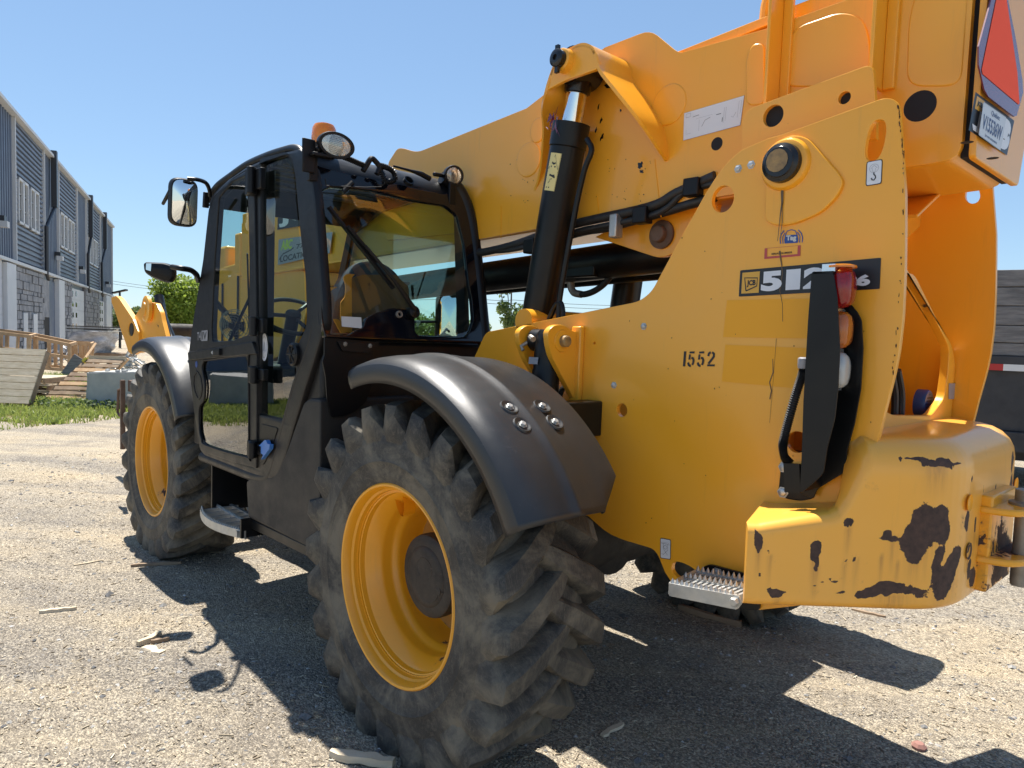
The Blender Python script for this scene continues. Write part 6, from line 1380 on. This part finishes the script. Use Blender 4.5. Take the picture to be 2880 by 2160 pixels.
for nm, pts, mt, xx in (('seat_back_panel', ((520, 130), (610, 100), (900, 100), (1010, 200), (1030, 400), (1030, 600), (520, 600)), 'seat_brown', 1.0), ('seat_side', ((450, 120), (480, 92), (555, 95), (520, 125), (525, 600), (425, 600), (425, 340), (465, 290), (470, 200)), 'seat_orange', .985),
        ('seat_side', ((258, 240), (330, 205), (405, 205), (335, 240), (325, 380), (262, 395)), 'seat_orange', .985), ('seat_side', ((360, 480), (410, 485), (485, 630), (440, 630)), 'seat_orange', .98)):
    P_ = Pl((xx, 0, 0), (0, -1, 0), (0, 0, 1)); plate(nm, P_, rnd(P_.px(c7(*pts)), .01, 3), .01, mt, CAB, (), .002)
cs = Y(-.42, (633, 683)); m = MB(); nn = Vector((-.55, .1, .83)).normalized(); u_ = nn.orthogonal().normalized(); v_ = nn.cross(u_)
ring = [cs+(u_*math.cos(t)+v_*math.sin(t))*.185 for t in [2*math.pi*i/40 for i in range(41)]]; m.tube(ring, .013, 10, False)
for k in range(3): m.tube([cs, ring[4+k*13]], .012, 8)
m.lathe([(.05, .0), (.045, .02), (0, .025)], cs, nn, 24); m.tube([cs, cs-nn*.45], .04, 14); m.tube([cs+Vector((.0, .05, -.1)), cs+Vector((.05, .22, -.06))], .012, 8); m.build('steering_wheel', 'lamp_black', CAB)
m = MB(); m.box((1.9, -.85, .9), (2.2, -.1, 1.38)); m.box((1.25, -.86, .9), (1.7, -.68, 1.5)); bevel(m.build('dashboard', 'cab_black', CAB), .03)
m = MB(); a, b = Y(-.10, (567, 372)), Y(-.10, (588, 372)); m.box((b.x, -.12, 1.0), (a.x, -.06, a.z)); bevel(m.build('inner_pillar', 'cab_black', CAB), .006)
fc = Y(-.25, (505, 703)); m = MB(); m.cur = 1; fn = Vector((-.7, .7, -.1)).normalized(); u_ = fn.orthogonal().normalized(); v_ = fn.cross(u_)
for r_ in (.03, .045, .06, .075, .09, .10): m.tube([fc+(u_*math.cos(t)+v_*math.sin(t))*r_+fn*(.03-(r_*2.2)**2) for t in [2*math.pi*i/28 for i in range(29)]], .0028, 5, False)
for k in range(16): t = 2*math.pi*k/16; m.tube([fc+fn*.03, fc+(u_*math.cos(t)+v_*math.sin(t))*.10-fn*.018], .002, 4)
m.cur = 0; m.lathe([(.022, 0), (.018, .006), (0, .007)], fc+fn*.03, fn, 18); m.lathe([(.03, -.05), (.03, -.01)], fc, fn, 14); m.tube([fc-fn*.04, fc-fn*.03+Vector((0, 0, -.16))], .01, 8)
for k in range(4): t = 2*math.pi*k/4; m.add([fc, fc+(u_*math.cos(t)+v_*math.sin(t))*.08, fc+(u_*math.cos(t+1)+v_*math.sin(t+1))*.08+fn*.01], [(0, 1, 2)])
m.build('cab_fan', ['lamp_black', 'dull_steel'], CAB)
m = MB(); m.tube([Y(-.1, c4((305, 60))[0]), Y(-.3, c4((480, 250))[0])], .02, 8); m.tube([(2.22, -.2, 1.5), (2.08, -.35, 1.95)], .01, 6); m.tube([(2.19, -.32, 1.6), (2.06, -.25, 2.05)], .006, 6); m.build('wiper_arm', 'lamp_black', CAB)
# rear wiper
m = MB(); m.bar(RR(c6((292, 762))[0], .03), RR(c6((850, 1460))[0], .03), .012, .02, RP.n); m.bar(RR(c6((440, 935))[0], .045), RR(c6((700, 1240))[0], .045), .014, .014, RP.n)
m.tube([RR(c6((590, 1100))[0], .05), RR(c6((830, 1400))[0], .055), RR(c6((1035, 1645))[0], .03)], [.006, .009, .014], 8); m.lathe([(.03, -.02), (.03, .03), (0, .04)], RR(c7((1035, 430))[0]), RP.n, 16); m.build('rear_wiper', 'lamp_black', CAB)
m = MB(); m.lathe([(.018, .0), (.016, .01), (.010, .01), (.009, .0)], RR(c7((925, 445))[0], .002), RP.n, 20); m.build('window_fastener', 'dull_steel', CAB)
m = MB(); m.tube([RR(c6((430, 625))[0], .01), RR(c6((500, 550))[0], .03)], .012, 8); m.build('window_stay', 'lamp_black', CAB)

# roof-mounted lights, beacon, cables
def worklamp(px, xx, rx, ry, nv, rot=0):
    c = hit(px, (xx, 0, 0), (1, 0, 0)); nv = Vector(nv).normalized(); u = Vector((0, -1, 0)); u = (u-nv*u.dot(nv)).normalized(); v = nv.cross(u)
    u, v = u*math.cos(rot)+v*math.sin(rot), v*math.cos(rot)-u*math.sin(rot)
    def loft(secs, mat, name, par):
        V = [c+u*math.cos(t)*a+v*math.sin(t)*b+nv*w_ for a, b, w_ in secs for t in [2*math.pi*i/36 for i in range(36)]]
        F = [(i*36+k, i*36+(k+1) % 36, (i+1)*36+(k+1) % 36, (i+1)*36+k) for i in range(len(secs)-1) for k in range(36)]
        F += [tuple(range(36)), tuple(range((len(secs)-1)*36, len(secs)*36))]
        return mesh(name, V, F, mat, par, 40)
    b = loft([(rx*.35, ry*.35, -.07), (rx*.8, ry*.8, -.055), (rx*1.0, ry, -.02), (rx*1.03, ry*1.04, .0), (rx*1.0, ry, .012), (rx*.84, ry*.82, .012), (rx*.80, ry*.78, .002)], 'lamp_black', 'work_lamp', TH)
    bm = bmesh.new(); bm.from_mesh(b.data); bmesh.ops.recalc_face_normals(bm, faces=bm.faces); bm.to_mesh(b.data); bm.free()
    loft([(rx*.81, ry*.79, .0022), (rx*.80, ry*.78, .0032)], 'reflector', 'reflector', b)
    m = MB()
    for k in range(-5, 6):
        y = k/6*ry*.8; xw = rx*.42*math.sqrt(max(.1, 1-(y/ry)**2)); m.tube([c+u*-xw+v*y+nv*.006, c+u*xw+v*y+nv*.006], .0022, 5)
    m.build('lens_rib', 'galvanised', b)
    loft([(rx*.83, ry*.81, .009), (rx*.6, ry*.6, .014), (rx*.3, ry*.3, .0155)], 'lamp_glass', 'lens', b)
    return c, b
c, b = worklamp((726, 314), .66, .083, .055, (-1, .12, -.12), -.06)
m = MB(); a = hit((668, 322), (.70, 0, 0), (1, 0, 0)); m.box((.70, a.y-.03, a.z-.10), (.712, a.y+.03, a.z+.045)); m.box((.66, a.y-.10, a.z-.03), (.70, a.y+.0, a.z-.015)); m.tube([a+Vector((-.01, -.03, .0)), c+Vector((.05, 0, 0))], .014, 10); m.box((.715, a.y-.05, a.z-.13), (.745, a.y-.01, a.z+.02)); bevel(m.build('lamp_bracket', 'lamp_black', TH), .004)
q = hit((700, 300), (.85, 0, 0), (1, 0, 0)); m = MB(); m.lathe([(.055, -.03), (.058, .0), (.054, .045), (.045, .062), (.025, .07), (0, .071)], q, (0, 0, 1), 32); m.build('beacon', 'beacon_lens', TH)
m = MB(); m.lathe([(.05, -.09), (.06, -.03)], q, (0, 0, 1), 28, True, True); m.build('beacon_base', 'lamp_black', TH)
c, b = worklamp((980, 379), .74, .052, .050, (-.95, .25, -.1))
m = MB(); m.tube([c+Vector((.04, .0, 0)), hit((937, 376), (.76, 0, 0), (1, 0, 0))], .011, 10); a = hit((968, 405), (.76, 0, 0), (1, 0, 0)); m.box((.73, a.y-.03, a.z-.09), (.75, a.y+.012, a.z+.02)); bevel(m.build('lamp_bracket', 'lamp_black', TH), .004)
def coil(pts, R0, r, turns, name):
    cp = smooth_path(pts, 20); L = [0]
    for i in range(1, len(cp)): L.append(L[-1]+(cp[i]-cp[i-1]).length)
    out = []; M_ = turns*10
    for i in range(M_+1):
        s_ = L[-1]*i/M_; k = max(j for j in range(len(L)) if L[j] <= s_+1e-9); k = min(k, len(cp)-2); t = (s_-L[k])/max(1e-9, L[k+1]-L[k]); p = cp[k].lerp(cp[k+1], t); d_ = (cp[k+1]-cp[k]).normalized()
        a = Vector((0, 0, 1)); a = (a-d_*a.dot(d_)).normalized(); b_ = d_.cross(a); th = 2*math.pi*i/10; out.append(p+(a*math.cos(th)+b_*math.sin(th))*R0)
    m = MB(); m.tube(out, r, 5); m.tube(cp, R0*.6, 8); return m.build(name, 'lamp_black', TH)
hx_ = lambda px, x=.70: hit(px, (x, 0, 0), (1, 0, 0))
coil([hx_(p) for p in c6((430, 305), (520, 340), (600, 375), (645, 390))], .010, .004, 14, 'coiled_cable')
coil([hx_(p) for p in c6((740, 385), (800, 395), (870, 430), (895, 490), (860, 525), (815, 520), (790, 470), (770, 430))], .011, .004, 24, 'coiled_cable')
m = MB(); m.tube([hx_(p) for p in c6((618, 432), (650, 380), (690, 325), (730, 355), (760, 400), (735, 460))], .013, 10, True, 3); m.build('cable_gland', 'lamp_black', TH)
m = MB(); m.tube([hx_(p, .73) for p in c6((880, 390), (1030, 430), (1120, 460), (1195, 500))], [.005, .007, .014, .014], 8); m.tube([hx_(p, .69) for p in c6((290, 500), (300, 560), (640, 575), (780, 570))], .003, 5); m.build('roof_wiper', 'lamp_black', TH)
m = MB(); q = hx_(c6((1012, 520))[0], .715); m.lathe([(.026, -.01), (.026, .008), (.020, .008), (.019, -.012), (0, -.012)], q, (-.8, 0, .6), 24); m.build('header_socket', 'cab_black', TH)

# mirrors
def mirror(o, nv, w_, h_, arm, rim='lamp_black', clampp=None, face=True):
    nv = Vector(nv).normalized(); u = Vector((0, -1, 0)); u = (u-nv*u.dot(nv)).normalized(); v = nv.cross(u)
    if v.z < 0: v = -v
    p = Pl(o, u, v)
    if p.n.dot(nv) < 0: p = Pl(o, -u, v)
    e = bpy.data.objects.new('wing_mirror', None); put(e, TH, Matrix.Translation(o))
    sh = rnd([(-w_/2, -h_/2), (w_/2, -h_/2), (w_/2, h_/2), (-w_/2, h_/2)], min(w_, h_)*.38, 6)
    plate('mirror_housing', p, sh, .07, rim, e, (), .025)
    if face:
        V = [p.P(0, 0, .0012+.011)]; n_ = len(sh); F = []
        for k in range(1, 9):
            t = k/8; V += [p.P(a*.86*t, b*.9*t, .0012+.011*(1-t*t)) for a, b in sh]
        F = [(0, 1+i, 1+(i+1) % n_) for i in range(n_)]+[(1+(k-1)*n_+i, 1+k*n_+i, 1+k*n_+(i+1) % n_, 1+(k-1)*n_+(i+1) % n_) for k in range(1, 8) for i in range(n_)]
        mesh('mirror_glass', V, F, 'mirror', e, 180)
    m = MB(); m.tube(arm, .011, 10, True, 5); m.build('mirror_arm', 'lamp_black', e)
    return e
o = Y(.2, (399, 437))
arm = [Y(.2, c3((450, 500))[0]), Y(.15, c3((540, 508))[0]), Y(.08, c3((610, 535))[0]), Y(.03, c3((640, 590))[0]), Y(.01, c3((648, 650))[0])]
mirror(o, (-.97, .03, -.08), .145, .255, arm)
m = MB(); a, b = Y(.0, c3((640, 620))[0]), Y(.0, c3((632, 755))[0]); m.bar(a+Vector((0, .015, 0)), b+Vector((0, .015, 0)), .03, .03); m.tube([Y(.19, c3((310, 590))[0]), Y(.19, c3((240, 718))[0])], [.012, .010], 8); bevel(m.build('mirror_clamp', 'lamp_black', TH), .004)
lp = Pl(Y(.2, (340, 588)), (-.55, -.83, 0), (0, 0, 1)); sh = lp.px(c3((58, 1230), (80, 1215), (255, 1222), (320, 1250), (335, 1300), (325, 1360), (298, 1392), (240, 1392), (130, 1350), (65, 1305)))
e = bpy.data.objects.new('wing_mirror', None); put(e, TH, Matrix.Translation(lp.o)); plate('mirror_housing', lp, rnd(sh, .02, 3), .09, 'lamp_black', e, (), .03)
mesh('mirror_glass', [hit(p, lp.o+lp.n*.002, lp.n) for p in c3((95, 1232), (140, 1232), (135, 1298), (92, 1285))], [(0, 1, 2, 3)], 'mirror', e)
m = MB(); m.tube([Y(.17, c3((320, 1262))[0]), Y(.14, c3((400, 1275))[0]), Y(.08, c3((480, 1290))[0]), Y(.04, c3((530, 1330))[0]), Y(.0, c3((545, 1380))[0])], .016, 10, True, 5); m.build('mirror_arm', 'lamp_black', e)
o = hit((969, 690), (2.1, 0, 0), (1, 0, 0)); mirror(o, (-1, .12, 0), .18, .40, [o+Vector((.06, .05, -.02)), o+Vector((.05, .3, -.03)), o+Vector((.03, .55, -.03)), o+Vector((0, .62, -.12))])
